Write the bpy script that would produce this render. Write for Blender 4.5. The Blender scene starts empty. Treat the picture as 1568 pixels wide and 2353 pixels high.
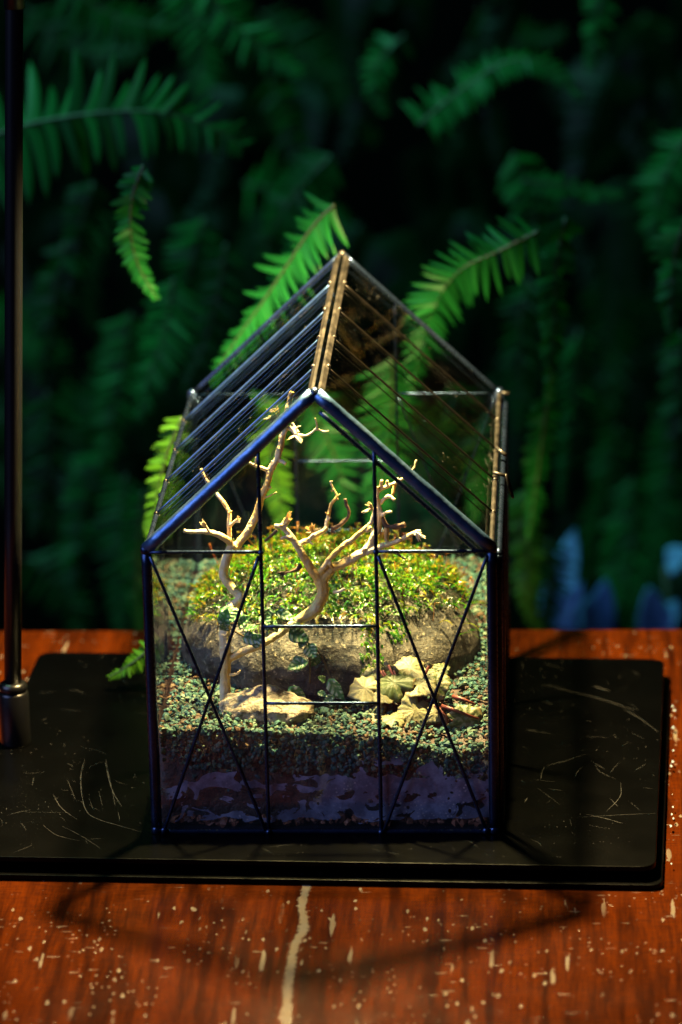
import bpy, bmesh, math, random
import numpy as np
from mathutils import Vector, Matrix, noise

random.seed(7)
rng = np.random.default_rng(7)
scene = bpy.context.scene
col = scene.collection
R = math.radians

# ------------------------------------------------------------------ camera
CAM = np.array([0.12118778, -1.92090765, 0.80397282])
PITCH, ROLL, YAW = 0.31853777, -0.02188688, -0.0570452
FPX = 9501.6                                   # focal length in pixels of a 1568 x 2353 picture
_fw = np.array([math.sin(YAW)*math.cos(PITCH), math.cos(YAW)*math.cos(PITCH), -math.sin(PITCH)])
_r0 = np.array([math.cos(YAW), -math.sin(YAW), 0.0]); _u0 = np.cross(_r0, _fw)
_rt = math.cos(ROLL)*_r0 + math.sin(ROLL)*_u0
_up = -math.sin(ROLL)*_r0 + math.cos(ROLL)*_u0
cam_d = bpy.data.cameras.new('camera')
cam = bpy.data.objects.new('camera', cam_d); col.objects.link(cam)
m = Matrix.Identity(4)
for i in range(3):
    m[i][0] = _rt[i]; m[i][1] = _up[i]; m[i][2] = -_fw[i]; m[i][3] = CAM[i]
cam.matrix_world = m
cam_d.sensor_fit = 'VERTICAL'; cam_d.sensor_height = 36; cam_d.sensor_width = 24
cam_d.lens = FPX/2353*36
cam_d.clip_start = 0.05; cam_d.clip_end = 50
cam_d.dof.use_dof = True
cam_d.dof.focus_distance = 2.09
cam_d.dof.aperture_fstop = 6.2
scene.camera = cam

def at(x, y, Y=None, Z=None):
    """point where the sight line through photo pixel (x, y) meets the plane y=Y or z=Z"""
    d = _fw + _rt*(x-784)/FPX - _up*(y-1176.5)/FPX
    t = (Y-CAM[1])/d[1] if Y is not None else (Z-CAM[2])/d[2]
    return Vector(CAM + t*d)
PX = 1/4490.0                                  # metres for one photo pixel at the terrarium

# ------------------------------------------------------------------ world and lights
world = bpy.data.worlds.new('World'); scene.world = world; world.use_nodes = True
bg = world.node_tree.nodes['Background']
bg.inputs[0].default_value = (0.25, 0.5, 1.0, 1); bg.inputs[1].default_value = 0.002

def lamp(name, kind, loc, target, energy, color, **kw):
    d = bpy.data.lights.new(name, kind); d.energy = energy; d.color = color
    for k, v in kw.items(): setattr(d, k, v)
    o = bpy.data.objects.new(name, d); col.objects.link(o); o.location = loc
    o.rotation_euler = (Vector(target)-Vector(loc)).to_track_quat('-Z', 'Y').to_euler()
    return o
lamp('grow_lamp', 'SPOT', (0, 0.145, 0.446), (0, 0.145, 0), 94.0, (1.0, 0.74, 0.31),
     spot_size=R(102), spot_blend=0.5, shadow_soft_size=0.015)
lamp('window_light', 'AREA', (-1.5, -0.75, 1.15), (0, 0.15, 0.12), 34.0, (0.36, 0.47, 1.0), shape='SQUARE', size=1.4)
lamp('fern_fill', 'AREA', (-0.6, 0.7, 1.8), (0.05, 1.05, 0.1), 10.0, (0.16, 0.78, 0.62), shape='SQUARE', size=0.6, spread=R(80))  # added teal fill over the ferns, stands for no known lamp

scene.view_settings.view_transform = 'Standard'
scene.view_settings.look = 'None'
scene.view_settings.exposure = 0.0
scene.view_settings.gamma = 1.0
scene.render.engine = 'CYCLES'
cy = scene.cycles
cy.use_denoising = True
cy.max_bounces = 10; cy.transparent_max_bounces = 40; cy.diffuse_bounces = 3; cy.glossy_bounces = 4
cy.transmission_bounces = 4; cy.caustics_reflective = False; cy.caustics_refractive = False
cy.sample_clamp_indirect = 3.0; cy.sample_clamp_direct = 0

# ------------------------------------------------------------------ node helpers
class NT:
    def __init__(self, name):
        self.m = bpy.data.materials.new(name); self.m.use_nodes = True
        self.t = self.m.node_tree; self.t.nodes.clear()
        self.out = self.t.nodes.new('ShaderNodeOutputMaterial')
    def n(self, typ, **kw):
        nd = self.t.nodes.new(typ)
        for k, v in kw.items():
            if k.startswith('i_'):
                key = k[2:].replace('_', ' '); nd.inputs[key].default_value = v
            else: setattr(nd, k, v)
        return nd
    def l(self, a, b): self.t.links.new(a, b)
    def val(self, s, x):
        if isinstance(x, (int, float)): s.default_value = x
        elif isinstance(x, tuple): s.default_value = x if len(x) == 4 else (*x, 1)
        else: self.l(x, s)
    def math(self, op, a, b=None, clamp=False):
        nd = self.n('ShaderNodeMath', operation=op, use_clamp=clamp)
        self.val(nd.inputs[0], a)
        if b is not None: self.val(nd.inputs[1], b)
        return nd.outputs[0]
    def step(self, x, a, b):
        nd = self.n('ShaderNodeMapRange', interpolation_type='SMOOTHSTEP'); self.val(nd.inputs[0], x)
        nd.inputs[1].default_value = a; nd.inputs[2].default_value = b
        return nd.outputs[0]
    def mix(self, f, a, b):
        nd = self.n('ShaderNodeMix', data_type='RGBA')
        self.val(nd.inputs[0], f); self.val(nd.inputs[6], a); self.val(nd.inputs[7], b)
        return nd.outputs[2]
    def coord(self, kind='Object', scale=(1, 1, 1), loc=(0, 0, 0)):
        tc = self.n('ShaderNodeTexCoord'); mp = self.n('ShaderNodeMapping')
        mp.inputs['Scale'].default_value = scale; mp.inputs['Location'].default_value = loc
        self.l(tc.outputs[kind], mp.inputs[0]); return mp.outputs[0]
    def noise(self, vec, scale, detail=3, rough=.5, dist=0):
        nd = self.n('ShaderNodeTexNoise'); self.l(vec, nd.inputs['Vector'])
        nd.inputs['Scale'].default_value = scale; nd.inputs['Detail'].default_value = detail
        nd.inputs['Roughness'].default_value = rough; nd.inputs['Distortion'].default_value = dist
        return nd.outputs[0]
    def voro(self, vec, scale, out='Distance', feature='F1', rnd=1):
        nd = self.n('ShaderNodeTexVoronoi', feature=feature); self.l(vec, nd.inputs['Vector'])
        nd.inputs['Scale'].default_value = scale; nd.inputs['Randomness'].default_value = rnd
        return nd.outputs[out]
    def ramp(self, x, stops):
        nd = self.n('ShaderNodeValToRGB'); self.val(nd.inputs[0], x)
        e = nd.color_ramp.elements
        while len(e) < len(stops): e.new(0.5)
        for k, (p, c) in enumerate(stops): e[k].position = p; e[k].color = (*c, 1)
        return nd.outputs[0]
    def bump(self, h, strength=.4, dist=.001):
        nd = self.n('ShaderNodeBump'); self.l(h, nd.inputs['Height'])
        nd.inputs['Strength'].default_value = strength; nd.inputs['Distance'].default_value = dist
        return nd.outputs[0]
    def bsdf(self, color, rough=.5, metal=0, normal=None, spec=.5, coat=0, coat_rough=.1, trans_col=None, trans=0.3, sss=0):
        b = self.n('ShaderNodeBsdfPrincipled')
        self.val(b.inputs['Base Color'], color); self.val(b.inputs['Roughness'], rough)
        self.val(b.inputs['Metallic'], metal); self.val(b.inputs['Specular IOR Level'], spec)
        b.inputs['Coat Weight'].default_value = coat; b.inputs['Coat Roughness'].default_value = coat_rough
        if normal is not None: self.l(normal, b.inputs['Normal'])
        o = b.outputs[0]
        if trans_col is not None:
            t = self.n('ShaderNodeBsdfTranslucent'); self.val(t.inputs[0], trans_col)
            mx = self.n('ShaderNodeMixShader'); mx.inputs[0].default_value = trans
            self.l(o, mx.inputs[1]); self.l(t.outputs[0], mx.inputs[2]); o = mx.outputs[0]
        self.l(o, self.out.inputs[0]); return o

# ------------------------------------------------------------------ materials
M = {}
def mat_frame():
    s = NT('black patina metal'); c = s.coord()
    n = s.noise(c, 260, 4); n2 = s.noise(c, 45, 3)
    colr = s.mix(s.step(n2, .35, .7), (.02, .034, .07), (.035, .055, .11))
    s.bsdf(colr, s.math('ADD', s.math('MULTIPLY', n, .2), .18), .9, s.bump(s.noise(c, 420, 3), .25, .0004), .4)
    return s.m
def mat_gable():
    s = NT('blue lit metal on the gable bars'); c = s.coord()  # bluer, lighter copy of the frame metal: window highlight put into the colour
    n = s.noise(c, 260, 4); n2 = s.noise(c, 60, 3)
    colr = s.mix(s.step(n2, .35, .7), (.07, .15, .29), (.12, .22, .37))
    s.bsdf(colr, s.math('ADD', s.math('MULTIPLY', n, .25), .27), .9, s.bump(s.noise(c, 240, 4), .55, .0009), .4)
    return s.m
def mat_solder():
    s = NT('worn brown solder'); c = s.coord()
    n = s.noise(c, 180, 4); n2 = s.noise(c, 600, 3)
    colr = s.ramp(n, [(.3, (.007, .0063, .0056)), (.55, (.030, .026, .022)), (.75, (.072, .062, .052))])
    s.bsdf(colr, s.math('ADD', s.math('MULTIPLY', n2, .3), .22), .55, s.bump(n2, .3, .0004), .6)
    return s.m
def mat_wire(name, ca, cb):
    s = NT(name); c = s.coord()
    n = s.noise(c, 220, 3)
    s.bsdf(s.mix(n, ca, cb), s.math('ADD', s.math('MULTIPLY', n, .2), .26), .9, s.bump(n, .25, .0004), .6)
    return s.m
def mat_glass(name, dust=0.0, specks=0.0, film=0.0, tint=(.97, .985, .975)):
    s = NT(name); c = s.coord()
    lw = s.n('ShaderNodeLayerWeight'); lw.inputs[0].default_value = .5
    fr = s.math('ADD', s.math('MULTIPLY', s.math('POWER', lw.outputs['Facing'], 5.0), .94), .022)
    tr = s.n('ShaderNodeBsdfTransparent'); s.val(tr.inputs[0], tint)
    gl = s.n('ShaderNodeBsdfGlossy'); gl.inputs['Roughness'].default_value = .015
    mx = s.n('ShaderNodeMixShader'); s.l(fr, mx.inputs[0]); s.l(tr.outputs[0], mx.inputs[1]); s.l(gl.outputs[0], mx.inputs[2])
    o = mx.outputs[0]
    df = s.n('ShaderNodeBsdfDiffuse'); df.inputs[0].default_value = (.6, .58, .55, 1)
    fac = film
    if dust or specks:
        wisp = s.step(s.noise(s.coord('Object', (1, 1, 1), (.02, .03, .0)), 22, 5, .65, 1.2), .53, .8)
        fine = s.step(s.noise(c, 900, 2), .45, .75)
        f1 = s.math('MULTIPLY', s.math('MULTIPLY', wisp, fine), dust)
        sp = s.math('MULTIPLY', s.step(s.voro(c, 300), .20, .11), s.step(s.noise(c, 28, 2), .50, .62))
        rnd = s.step(s.voro(c, 300, 'Color'), .80, .84)
        f2 = s.math('MULTIPLY', s.math('MULTIPLY', sp, rnd), specks)
        fac = s.math('ADD', s.math('ADD', f1, f2, True), film, True)
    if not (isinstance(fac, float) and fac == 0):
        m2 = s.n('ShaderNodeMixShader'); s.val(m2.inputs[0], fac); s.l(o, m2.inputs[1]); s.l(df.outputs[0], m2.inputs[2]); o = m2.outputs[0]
    s.l(o, s.out.inputs[0]); return s.m
def mat_film():
    s = NT('condensation film'); c = s.coord()
    sep = s.n('ShaderNodeSeparateXYZ'); s.l(c, sep.inputs[0]); x, z = sep.outputs[0], sep.outputs[2]
    wob = s.math('MULTIPLY', s.math('SUBTRACT', s.noise(c, 95, 3), .5), .010)
    h = s.math('ADD', z, wob)
    low = s.step(h, .0058, .0064)
    wob2 = s.math('MULTIPLY', s.math('SUBTRACT', s.noise(c, 45, 4), .5), .030)
    high = s.step(s.math('ADD', z, wob2), .041, .030)
    blob = s.noise(s.coord('Object', (1, 1, 1.5), (.11, 0, .04)), 70, 4, .5, 1.2)
    thr = s.math('MULTIPLY', s.step(x, .03, -.03), .10)                 # wetter towards the left end
    holes = s.step(s.math('SUBTRACT', s.math('SUBTRACT', blob, thr), s.math('MULTIPLY', s.step(z, .024, .036), .13)), .415, .435)
    bits = s.step(s.math('ADD', s.voro(c, 150), s.math('MULTIPLY', s.noise(c, 300, 2), .3)), .27, .30)
    bits = s.math('MAXIMUM', bits, s.step(s.noise(c, 38, 2), .50, .46))
    a = s.math('MULTIPLY', s.math('MULTIPLY', low, high), s.math('MULTIPLY', holes, bits))
    a = s.math('MULTIPLY', a, s.math('ADD', s.math('MULTIPLY', s.noise(c, 30, 4), .4), .52))
    beads = s.step(s.voro(c, 480), .32, .12)
    colr = s.mix(s.math('MULTIPLY', beads, s.step(s.noise(c, 50, 2), .45, .65)), s.mix(s.step(s.noise(c, 75, 5, .65), .40, .62), (.18, .21, .34), (.48, .55, .82)), (.95, .95, 1.0))
    df = s.n('ShaderNodeBsdfDiffuse'); s.l(colr, df.inputs[0])
    tl = s.n('ShaderNodeBsdfTranslucent'); s.l(colr, tl.inputs[0])
    gl = s.n('ShaderNodeBsdfGlossy'); gl.inputs['Roughness'].default_value = .35
    s.l(s.bump(s.noise(c, 900, 2), .6, .0006), gl.inputs['Normal'])
    m0 = s.n('ShaderNodeMixShader'); m0.inputs[0].default_value = .45; s.l(df.outputs[0], m0.inputs[1]); s.l(tl.outputs[0], m0.inputs[2])
    m1 = s.n('ShaderNodeMixShader'); m1.inputs[0].default_value = .08; s.l(m0.outputs[0], m1.inputs[1]); s.l(gl.outputs[0], m1.inputs[2])
    tr = s.n('ShaderNodeBsdfTransparent')
    m2 = s.n('ShaderNodeMixShader'); s.l(a, m2.inputs[0]); s.l(tr.outputs[0], m2.inputs[1]); s.l(m1.outputs[0], m2.inputs[2])
    s.l(m2.outputs[0], s.out.inputs[0]); return s.m
def mat_wood():
    s = NT('bleached driftwood'); c = s.coord()
    grain = s.noise(s.coord('Object', (1, 1, .25)), 420, 4, .6)
    big = s.noise(c, 55, 3); red = s.noise(s.coord('Object', (1, 1, 1), (.3, .1, 0)), 38, 3)
    colr = s.mix(s.step(big, .40, .62), (.88, .72, .46), (.84, .54, .17))
    colr = s.mix(s.step(red, .63, .72), colr, (.22, .085, .03))
    colr = s.mix(s.math('MULTIPLY', s.step(grain, .55, .72), .5), colr, (.30, .18, .09))
    s.bsdf(colr, .5, 0, s.bump(grain, .5, .0008), .35)
    return s.m
def mat_bark():
    s = NT('dark bark'); c = s.coord(); n = s.noise(c, 300, 4)
    s.bsdf(s.mix(n, (.03, .018, .015), (.16, .085, .045)), .75, 0, s.bump(n, .8, .001))
    return s.m
def mat_boulder(name, a, b, d, scale=60):
    s = NT(name); c = s.coord()
    n = s.noise(c, scale, 6, .65); sp = s.noise(c, 430, 4, .7); st = s.noise(s.coord('Object', (.5, 1, 1.4)), scale*1.7, 4, .6, .5)
    colr = s.ramp(n, [(.30, a), (.5, b), (.72, d)])
    colr = s.mix(s.step(st, .48, .60), colr, tuple(v*.35 for v in a))
    colr = s.mix(s.step(sp, .56, .70), colr, (.34, .29, .20))
    colr = s.mix(s.step(s.noise(c, 380, 3), .60, .72), colr, (.05, .045, .04))
    h = s.math('ADD', s.math('MULTIPLY', sp, .5), n)
    s.bsdf(colr, .6, 0, s.bump(h, 1.0, .003), .4)
    return s.m
def mat_attr(name, rough=.5, spec=.4, trans=0, noise_amt=0, coat=0):
    s = NT(name)
    a = s.n('ShaderNodeVertexColor'); a.layer_name = 'tone'
    colr = a.outputs[0]
    if noise_amt:
        c = s.coord(); colr = s.mix(s.math('MULTIPLY', s.noise(c, 700, 2), noise_amt), colr, (.01, .015, .01))
    s.bsdf(colr, rough, 0, None, spec, coat, .1, colr if trans else None, trans)
    return s.m
def mat_soil():
    s = NT('dark wet soil'); c = s.coord(); n = s.noise(c, 220, 5, .7)
    s.bsdf(s.ramp(n, [(.35, (.010, .005, .003)), (.55, (.036, .014, .008)), (.78, (.085, .036, .018))]), .55, 0, s.bump(n, .9, .002))
    return s.m
def mat_table():
    s = NT('worn varnished wood'); c = s.coord()
    sep = s.n('ShaderNodeSeparateXYZ'); s.l(c, sep.inputs[0]); x, y = sep.outputs[0], sep.outputs[1]
    grain = s.noise(s.coord('Object', (16, 1.0, 1)), 8, 8, .68, .3)
    fine = s.math('ADD', s.math('MULTIPLY', s.noise(s.coord('Object', (14, 90, 1)), 7, 4, .65), .5), s.math('MULTIPLY', s.noise(s.coord('Object', (120, 9, 1)), 8, 4, .7), .5))
    blot = s.noise(c, 9, 4, .6)
    colr = s.ramp(grain, [(.28, (.003, .0007, .0004)), (.43, (.020, .0034, .0004)), (.58, (.050, .0082, .0005)), (.78, (.009, .0017, .0004))])
    colr = s.mix(s.math('MULTIPLY', s.step(fine, .42, .62), .6), colr, (.010, .0022, .001))
    colr = s.mix(s.math('MULTIPLY', s.step(blot, .5, .7), .55), colr, (.040, .0064, .0005))
    crack = s.step(s.noise(s.coord('Object', (26, 1.6, 1), (.6, .2, 0)), 3.2, 3, .5, .35), .70, .76)
    colr = s.mix(s.math('MULTIPLY', crack, .85), colr, (.012, .003, .002))
    # cream paint left in the scratches: long drips along the grain, short flecks, cross scratches
    def flecks(sx, sy, sc, thr, seed):
        vv = s.coord('Object', (sx, sy, 1), (seed, seed*1.7, 0))
        warp = s.noise(vv, sc*2.2, 4, .7)
        d = s.math('ADD', s.voro(vv, sc), s.math('MULTIPLY', s.math('SUBTRACT', warp, .5), .6))
        return s.math('MULTIPLY', s.step(d, thr, thr*.72), s.step(s.voro(vv, sc, 'Color'), .55, .58))
    clus = s.step(s.noise(s.coord('Object', (3.2, 1, 1), (.4, .1, 0)), 9, 3), .42, .56)
    paint = s.math('MAXIMUM', s.math('MULTIPLY', flecks(1, .11, 150, .19, .31), clus), s.math('MULTIPLY', flecks(1, .4, 210, .20, .77), clus))
    paint = s.math('MAXIMUM', paint, s.math('MULTIPLY', s.math('MULTIPLY', flecks(.25, 1, 210, .14, .13), clus), .5))
    paint = s.math('MAXIMUM', paint, s.math('MULTIPLY', s.math('MULTIPLY', flecks(1, .7, 330, .24, .53), s.step(s.noise(c, 26, 3), .5, .62)), .7))
    # the one broad pale streak that runs the whole length of the board
    wob = s.math('MULTIPLY', s.math('SUBTRACT', s.noise(s.coord('Object', (0.01, 1, .01), (0, .33, 0)), 9, 2), .5), .022)
    dx = s.math('ABSOLUTE', s.math('ADD', s.math('ADD', x, .0075), wob))
    wid = s.math('ADD', s.math('MULTIPLY', s.noise(s.coord('Object', (.01, 1, .01)), 35, 3), .0036), .0002)
    edge = s.math('MULTIPLY', s.math('SUBTRACT', s.noise(c, 300, 4, .7), .5), .006)
    streak = s.step(s.math('SUBTRACT', s.math('ADD', dx, edge), wid), .0008, -.0008)
    streak = s.math('MULTIPLY', streak, s.step(y, .06, .03))
    paint = s.math('MAXIMUM', paint, streak, True)
    tone = s.mix(s.noise(c, 130, 3), (.12, .083, .047), (.11, .10, .088))
    colr = s.mix(s.math('MULTIPLY', paint, .9), colr, tone)
    rough = s.math('ADD', s.math('MULTIPLY', s.noise(c, 30, 4), .2), .10)
    h = s.math('ADD', s.math('MULTIPLY', fine, .3), s.math('MULTIPLY', paint, .5))
    s.bsdf(colr, rough, 0, s.bump(h, .35, .0009), .12, .0, .15)
    return s.m
def mat_plate():
    s = NT('black powder coated steel'); c = s.coord()
    n = s.noise(c, 30, 4); f = s.noise(c, 1200, 2)
    sp = s.math('MULTIPLY', s.step(s.voro(c, 420), .17, .08), s.step(s.noise(c, 13, 3), .48, .6))
    sp = s.math('MULTIPLY', sp, s.step(s.voro(c, 420, 'Color'), .7, .75))
    smear = s.step(s.noise(s.coord('Object', (4, 1, 1)), 14, 5, .7, .8), .55, .8)
    colr = s.mix(s.math('MULTIPLY', smear, .55), (.00016, .00018, .00024), (.0009, .0009, .0009))
    colr = s.mix(sp, colr, (.05, .047, .045))
    s.bsdf(colr, s.math('ADD', s.math('MULTIPLY', n, .15), .26), 0, s.bump(f, .2, .0003), .07)
    return s.m
def mat_plain(name, c, rough=.5, metal=0, spec=.5):
    s = NT(name); n = s.noise(s.coord(), 150, 3)
    s.bsdf(s.mix(n, tuple(v*.8 for v in c), tuple(min(1, v*1.2) for v in c)), rough, metal, None, spec); return s.m
def mat_leaf(name, a, b, trans, rough=.4, tr=.35):
    s = NT(name)
    oi = s.n('ShaderNodeObjectInfo')
    c = s.coord('Object'); n = s.noise(c, 240, 3)
    colr = s.mix(s.math('ADD', s.math('MULTIPLY', oi.outputs['Random'], .7), s.math('MULTIPLY', n, .3)), a, b)
    s.bsdf(colr, rough, 0, None, .10, 0, .1, trans, tr); return s.m
def mat_vine():
    s = NT('variegated vine leaf'); c = s.coord()
    sep = s.n('ShaderNodeSeparateXYZ'); s.l(c, sep.inputs[0]); x, y = sep.outputs[0], sep.outputs[1]
    ay = s.math('ABSOLUTE', y)
    w = s.n('ShaderNodeTexWave', wave_type='BANDS', bands_direction='X')
    cb = s.n('ShaderNodeCombineXYZ'); s.l(s.math('SUBTRACT', x, s.math('MULTIPLY', ay, .7)), cb.inputs[0])
    s.l(cb.outputs[0], w.inputs[0]); w.inputs['Scale'].default_value = 1.3; w.inputs['Distortion'].default_value = 1.5
    pale = s.math('MULTIPLY', s.step(w.outputs[1], .30, .55), s.step(ay, .02, .10))
    rim = s.step(s.noise(c, 5, 2), .35, .6)
    colr = s.mix(s.math('MULTIPLY', pale, rim), (.06, .19, .06), (.58, .66, .42))
    s.bsdf(colr, .35, 0, s.bump(w.outputs[1], .4, .0006), .5, 0, .1, (.10, .30, .05), .28); return s.m
def mat_begonia():
    s = NT('pale scalloped leaf'); c = s.coord()
    sep = s.n('ShaderNodeSeparateXYZ'); s.l(c, sep.inputs[0])
    ang = s.math('ARCTAN2', sep.outputs[1], sep.outputs[0])
    rad = s.math('SQRT', s.math('ADD', s.math('MULTIPLY', sep.outputs[0], sep.outputs[0]), s.math('MULTIPLY', sep.outputs[1], sep.outputs[1])))
    v = s.math('ABSOLUTE', s.math('SINE', s.math('ADD', s.math('MULTIPLY', ang, 4.5), s.math('MULTIPLY', s.noise(c, 3, 2), .9))))
    vein = s.step(v, .22, .04)
    n = s.noise(c, 4, 4)
    oi = s.n('ShaderNodeObjectInfo'); colr = s.mix(s.step(s.math('ADD', n, s.math('MULTIPLY', s.math('SUBTRACT', oi.outputs['Random'], .45), .35)), .38, .60), (.055, .08, .02), (.30, .27, .145))
    colr = s.mix(s.math('MULTIPLY', vein, .55), colr, (.16, .18, .06))
    colr = s.mix(s.math('MULTIPLY', s.step(rad, .86, 1.0), .4), colr, (.30, .10, .05))
    s.bsdf(colr, .5, 0, s.bump(n, .4, .0012), .4, 0, .1, (.30, .30, .10), .22); return s.m

M['frame'] = mat_frame(); M['gable'] = mat_gable(); M['solder'] = mat_solder(); M['wire'] = mat_wire('brown black roof wire', (.007, .006, .006), (.02, .017, .014)); M['wire_lit'] = mat_wire('blue lit roof wire', (.05, .11, .26), (.10, .18, .36))  # left roof wires: blue window gleam put into colour, right copy kept dark
M['glass_front'] = mat_glass('front glass with a faint pale film', film=.009)  # thin even pale layer over the whole pane
M['glass'] = mat_glass('clear glass')
M['glass_left'] = mat_glass('roof glass with few specks', specks=.12)
M['glass_right'] = mat_glass('dusty roof glass', dust=.007, specks=.09, film=0.0)
M['film'] = mat_film(); M['wood'] = mat_wood(); M['bark'] = mat_bark()
M['boulder'] = mat_boulder('speckled boulder', (.020, .018, .015), (.062, .055, .045), (.145, .128, .10))
M['pebble'] = mat_boulder('pale pebble', (.22, .17, .115), (.36, .28, .19), (.46, .38, .28), 90)
M['gravel'] = mat_attr('green grey gravel', .65, .25, 0, .5)
M['clay'] = mat_attr('red brown clay', .65, .4, 0, .5)
M['moss'] = mat_attr('feather moss', .24, .6, .4)
M['soil'] = mat_soil(); M['table'] = mat_table(); M['plate'] = mat_plate()
M['post'] = mat_plain('black lacquered steel', (.003, .003, .0035), .28, 0, .35)
M['rubber'] = mat_plain('rubber', (.02, .022, .03), .6)
M['scratch'] = mat_plain('bare scratch', (.022, .021, .021), .5, .0)
M['chip'] = mat_plain('chipped edge', (.16, .22, .28), .5)
M['vine'] = mat_vine(); M['begonia'] = mat_begonia()
M['vine_stem'] = mat_plain('vine stem', (.10, .07, .025), .5)
M['red_stem'] = mat_plain('red stem', (.14, .03, .018), .45)
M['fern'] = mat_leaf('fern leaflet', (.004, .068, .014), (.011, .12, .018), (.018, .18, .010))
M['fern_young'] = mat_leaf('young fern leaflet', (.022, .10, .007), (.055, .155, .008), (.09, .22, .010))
M['fern_shaded'] = mat_leaf('old fern leaflet', (.001, .026, .004), (.003, .052, .006), (.005, .08, .003))  # darker copy of fern: dimness of the background put into the leaf colour
M['fern_deep'] = mat_leaf('deep shade fern leaflet', (.0006, .007, .002), (.0015, .014, .003), (.002, .02, .002))  # darkest copy of fern: shade of the thicket put into the colour
M['rachis'] = mat_plain('fern stalk', (.015, .032, .006), .5)
M['blue_patch_leaf'] = mat_leaf('blue patch leaf', (.10, .26, .50), (.20, .38, .60), (.1, .2, .3), .3, .15)  # blue of the blurred daylight patches put into the leaf colour
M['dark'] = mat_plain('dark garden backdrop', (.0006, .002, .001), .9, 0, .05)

# ------------------------------------------------------------------ mesh helpers
class MB:
    def __init__(self): self.v = []; self.f = []; self.c = []
    def add(self, vs, fs, tone=None):
        b = len(self.v); self.v.extend([tuple(p) for p in vs]); self.f.extend([tuple(i+b for i in f) for f in fs])
        if tone is not None: self.c.extend([tone]*len(vs))
    def box(self, x0, x1, y0, y1, z0, z1):
        self.add([(x, y, z) for z in (z0, z1) for y in (y0, y1) for x in (x0, x1)],
                 [(0, 2, 3, 1), (4, 5, 7, 6), (0, 1, 5, 4), (2, 6, 7, 3), (0, 4, 6, 2), (1, 3, 7, 5)])
    def tube(self, pts, rads, n=10, cap=True, tone=None, wob=0):
        pts = [Vector(p) for p in pts]
        if not hasattr(rads, '__len__'): rads = [rads]*len(pts)
        vs, fs = [], []
        t0 = (pts[1]-pts[0]).normalized()
        a = t0.orthogonal().normalized()
        for i, p in enumerate(pts):
            t = (pts[min(i+1, len(pts)-1)]-pts[max(i-1, 0)]).normalized()
            a = (a-t*a.dot(t)).normalized(); b = t.cross(a)
            for k in range(n):
                th = 2*math.pi*k/n
                rr = rads[i]*(1+(random.uniform(-wob, wob) if wob else 0))
                vs.append(p+(a*math.cos(th)+b*math.sin(th))*rr)
        for i in range(len(pts)-1):
            for k in range(n):
                k2 = (k+1) % n
                fs.append((i*n+k, i*n+k2, (i+1)*n+k2, (i+1)*n+k))
        if cap:
            fs.append(tuple(range(n))[::-1]); fs.append(tuple(range((len(pts)-1)*n, len(pts)*n)))
        self.add(vs, fs, tone)
    def prism(self, poly, d):
        """flat polygon (list of points) given thickness by vector d"""
        n = len(poly); d = Vector(d)
        vs = [Vector(p) for p in poly]+[Vector(p)+d for p in poly]
        fs = [tuple(range(n))[::-1], tuple(range(n, 2*n))]+[(i, (i+1) % n, (i+1) % n+n, i+n) for i in range(n)]
        self.add(vs, fs)
    def lathe(self, prof, n=32, c=(0, 0, 0)):
        vs, fs = [], []
        for r, z in prof:
            for k in range(n): vs.append((c[0]+r*math.cos(2*math.pi*k/n), c[1]+r*math.sin(2*math.pi*k/n), c[2]+z))
        for i in range(len(prof)-1):
            for k in range(n): k2 = (k+1) % n; fs.append((i*n+k, i*n+k2, (i+1)*n+k2, (i+1)*n+k))
        fs.append(tuple(range(n))[::-1]); fs.append(tuple(range((len(prof)-1)*n, len(prof)*n)))
        self.add(vs, fs)
    def mesh(self, name, mat=None, smooth=False):
        me = bpy.data.meshes.new(name); me.from_pydata(self.v, [], self.f)
        if self.c:
            a = me.color_attributes.new('tone', 'FLOAT_COLOR', 'POINT')
            a.data.foreach_set('color', np.array([(*c, 1) for c in self.c], dtype=np.float32).ravel())
        if mat is not None: me.materials.append(mat)
        if smooth: me.polygons.foreach_set('use_smooth', [True]*len(me.polygons))
        me.update(); return me
    def build(self, name, mat, parent=None, smooth=False, bevel=0):
        me = self.mesh(name, mat, smooth)
        if bevel:
            bm = bmesh.new(); bm.from_mesh(me)
            bmesh.ops.recalc_face_normals(bm, faces=bm.faces)
            bmesh.ops.bevel(bm, geom=bm.edges[:], offset=bevel, segments=2, affect='EDGES', profile=.6)
            bm.to_mesh(me); bm.free()
        return link(name, me, parent)
def link(name, me, parent=None, mw=None):
    o = bpy.data.objects.new(name, me); col.objects.link(o)
    if parent is not None:
        o.parent = parent
        o.matrix_parent_inverse = parent.matrix_basis.inverted() if parent.parent is None else (parent.parent.matrix_basis @ parent.matrix_parent_inverse @ parent.matrix_basis).inverted()
    if mw is not None: o.matrix_basis = mw
    return o
def tag(o, label=None, cat=None, group=None, kind=None):
    if label: o['label'] = label
    if cat: o['category'] = cat
    if group: o['group'] = group
    if kind: o['kind'] = kind
    return o
def thing(name, loc, label, cat, group=None):
    o = bpy.data.objects.new(name, None); col.objects.link(o); o.location = loc; o.empty_display_size = .01
    bpy.context.view_layer.update()
    return tag(o, label, cat, group)
def smooth_path(pts, per=5):
    """Catmull-Rom through points that carry (x, y, z, r)"""
    P = [np.array(p, float) for p in pts]; P = [2*P[0]-P[1]]+P+[2*P[-1]-P[-2]]
    out = []
    for i in range(1, len(P)-2):
        for k in range(per):
            t = k/per
            out.append(.5*((2*P[i])+(-P[i-1]+P[i+1])*t+(2*P[i-1]-5*P[i]+4*P[i+1]-P[i+2])*t*t+(-P[i-1]+3*P[i]-3*P[i+1]+P[i+2])*t**3))
    out.append(P[-2]); return out

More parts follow.
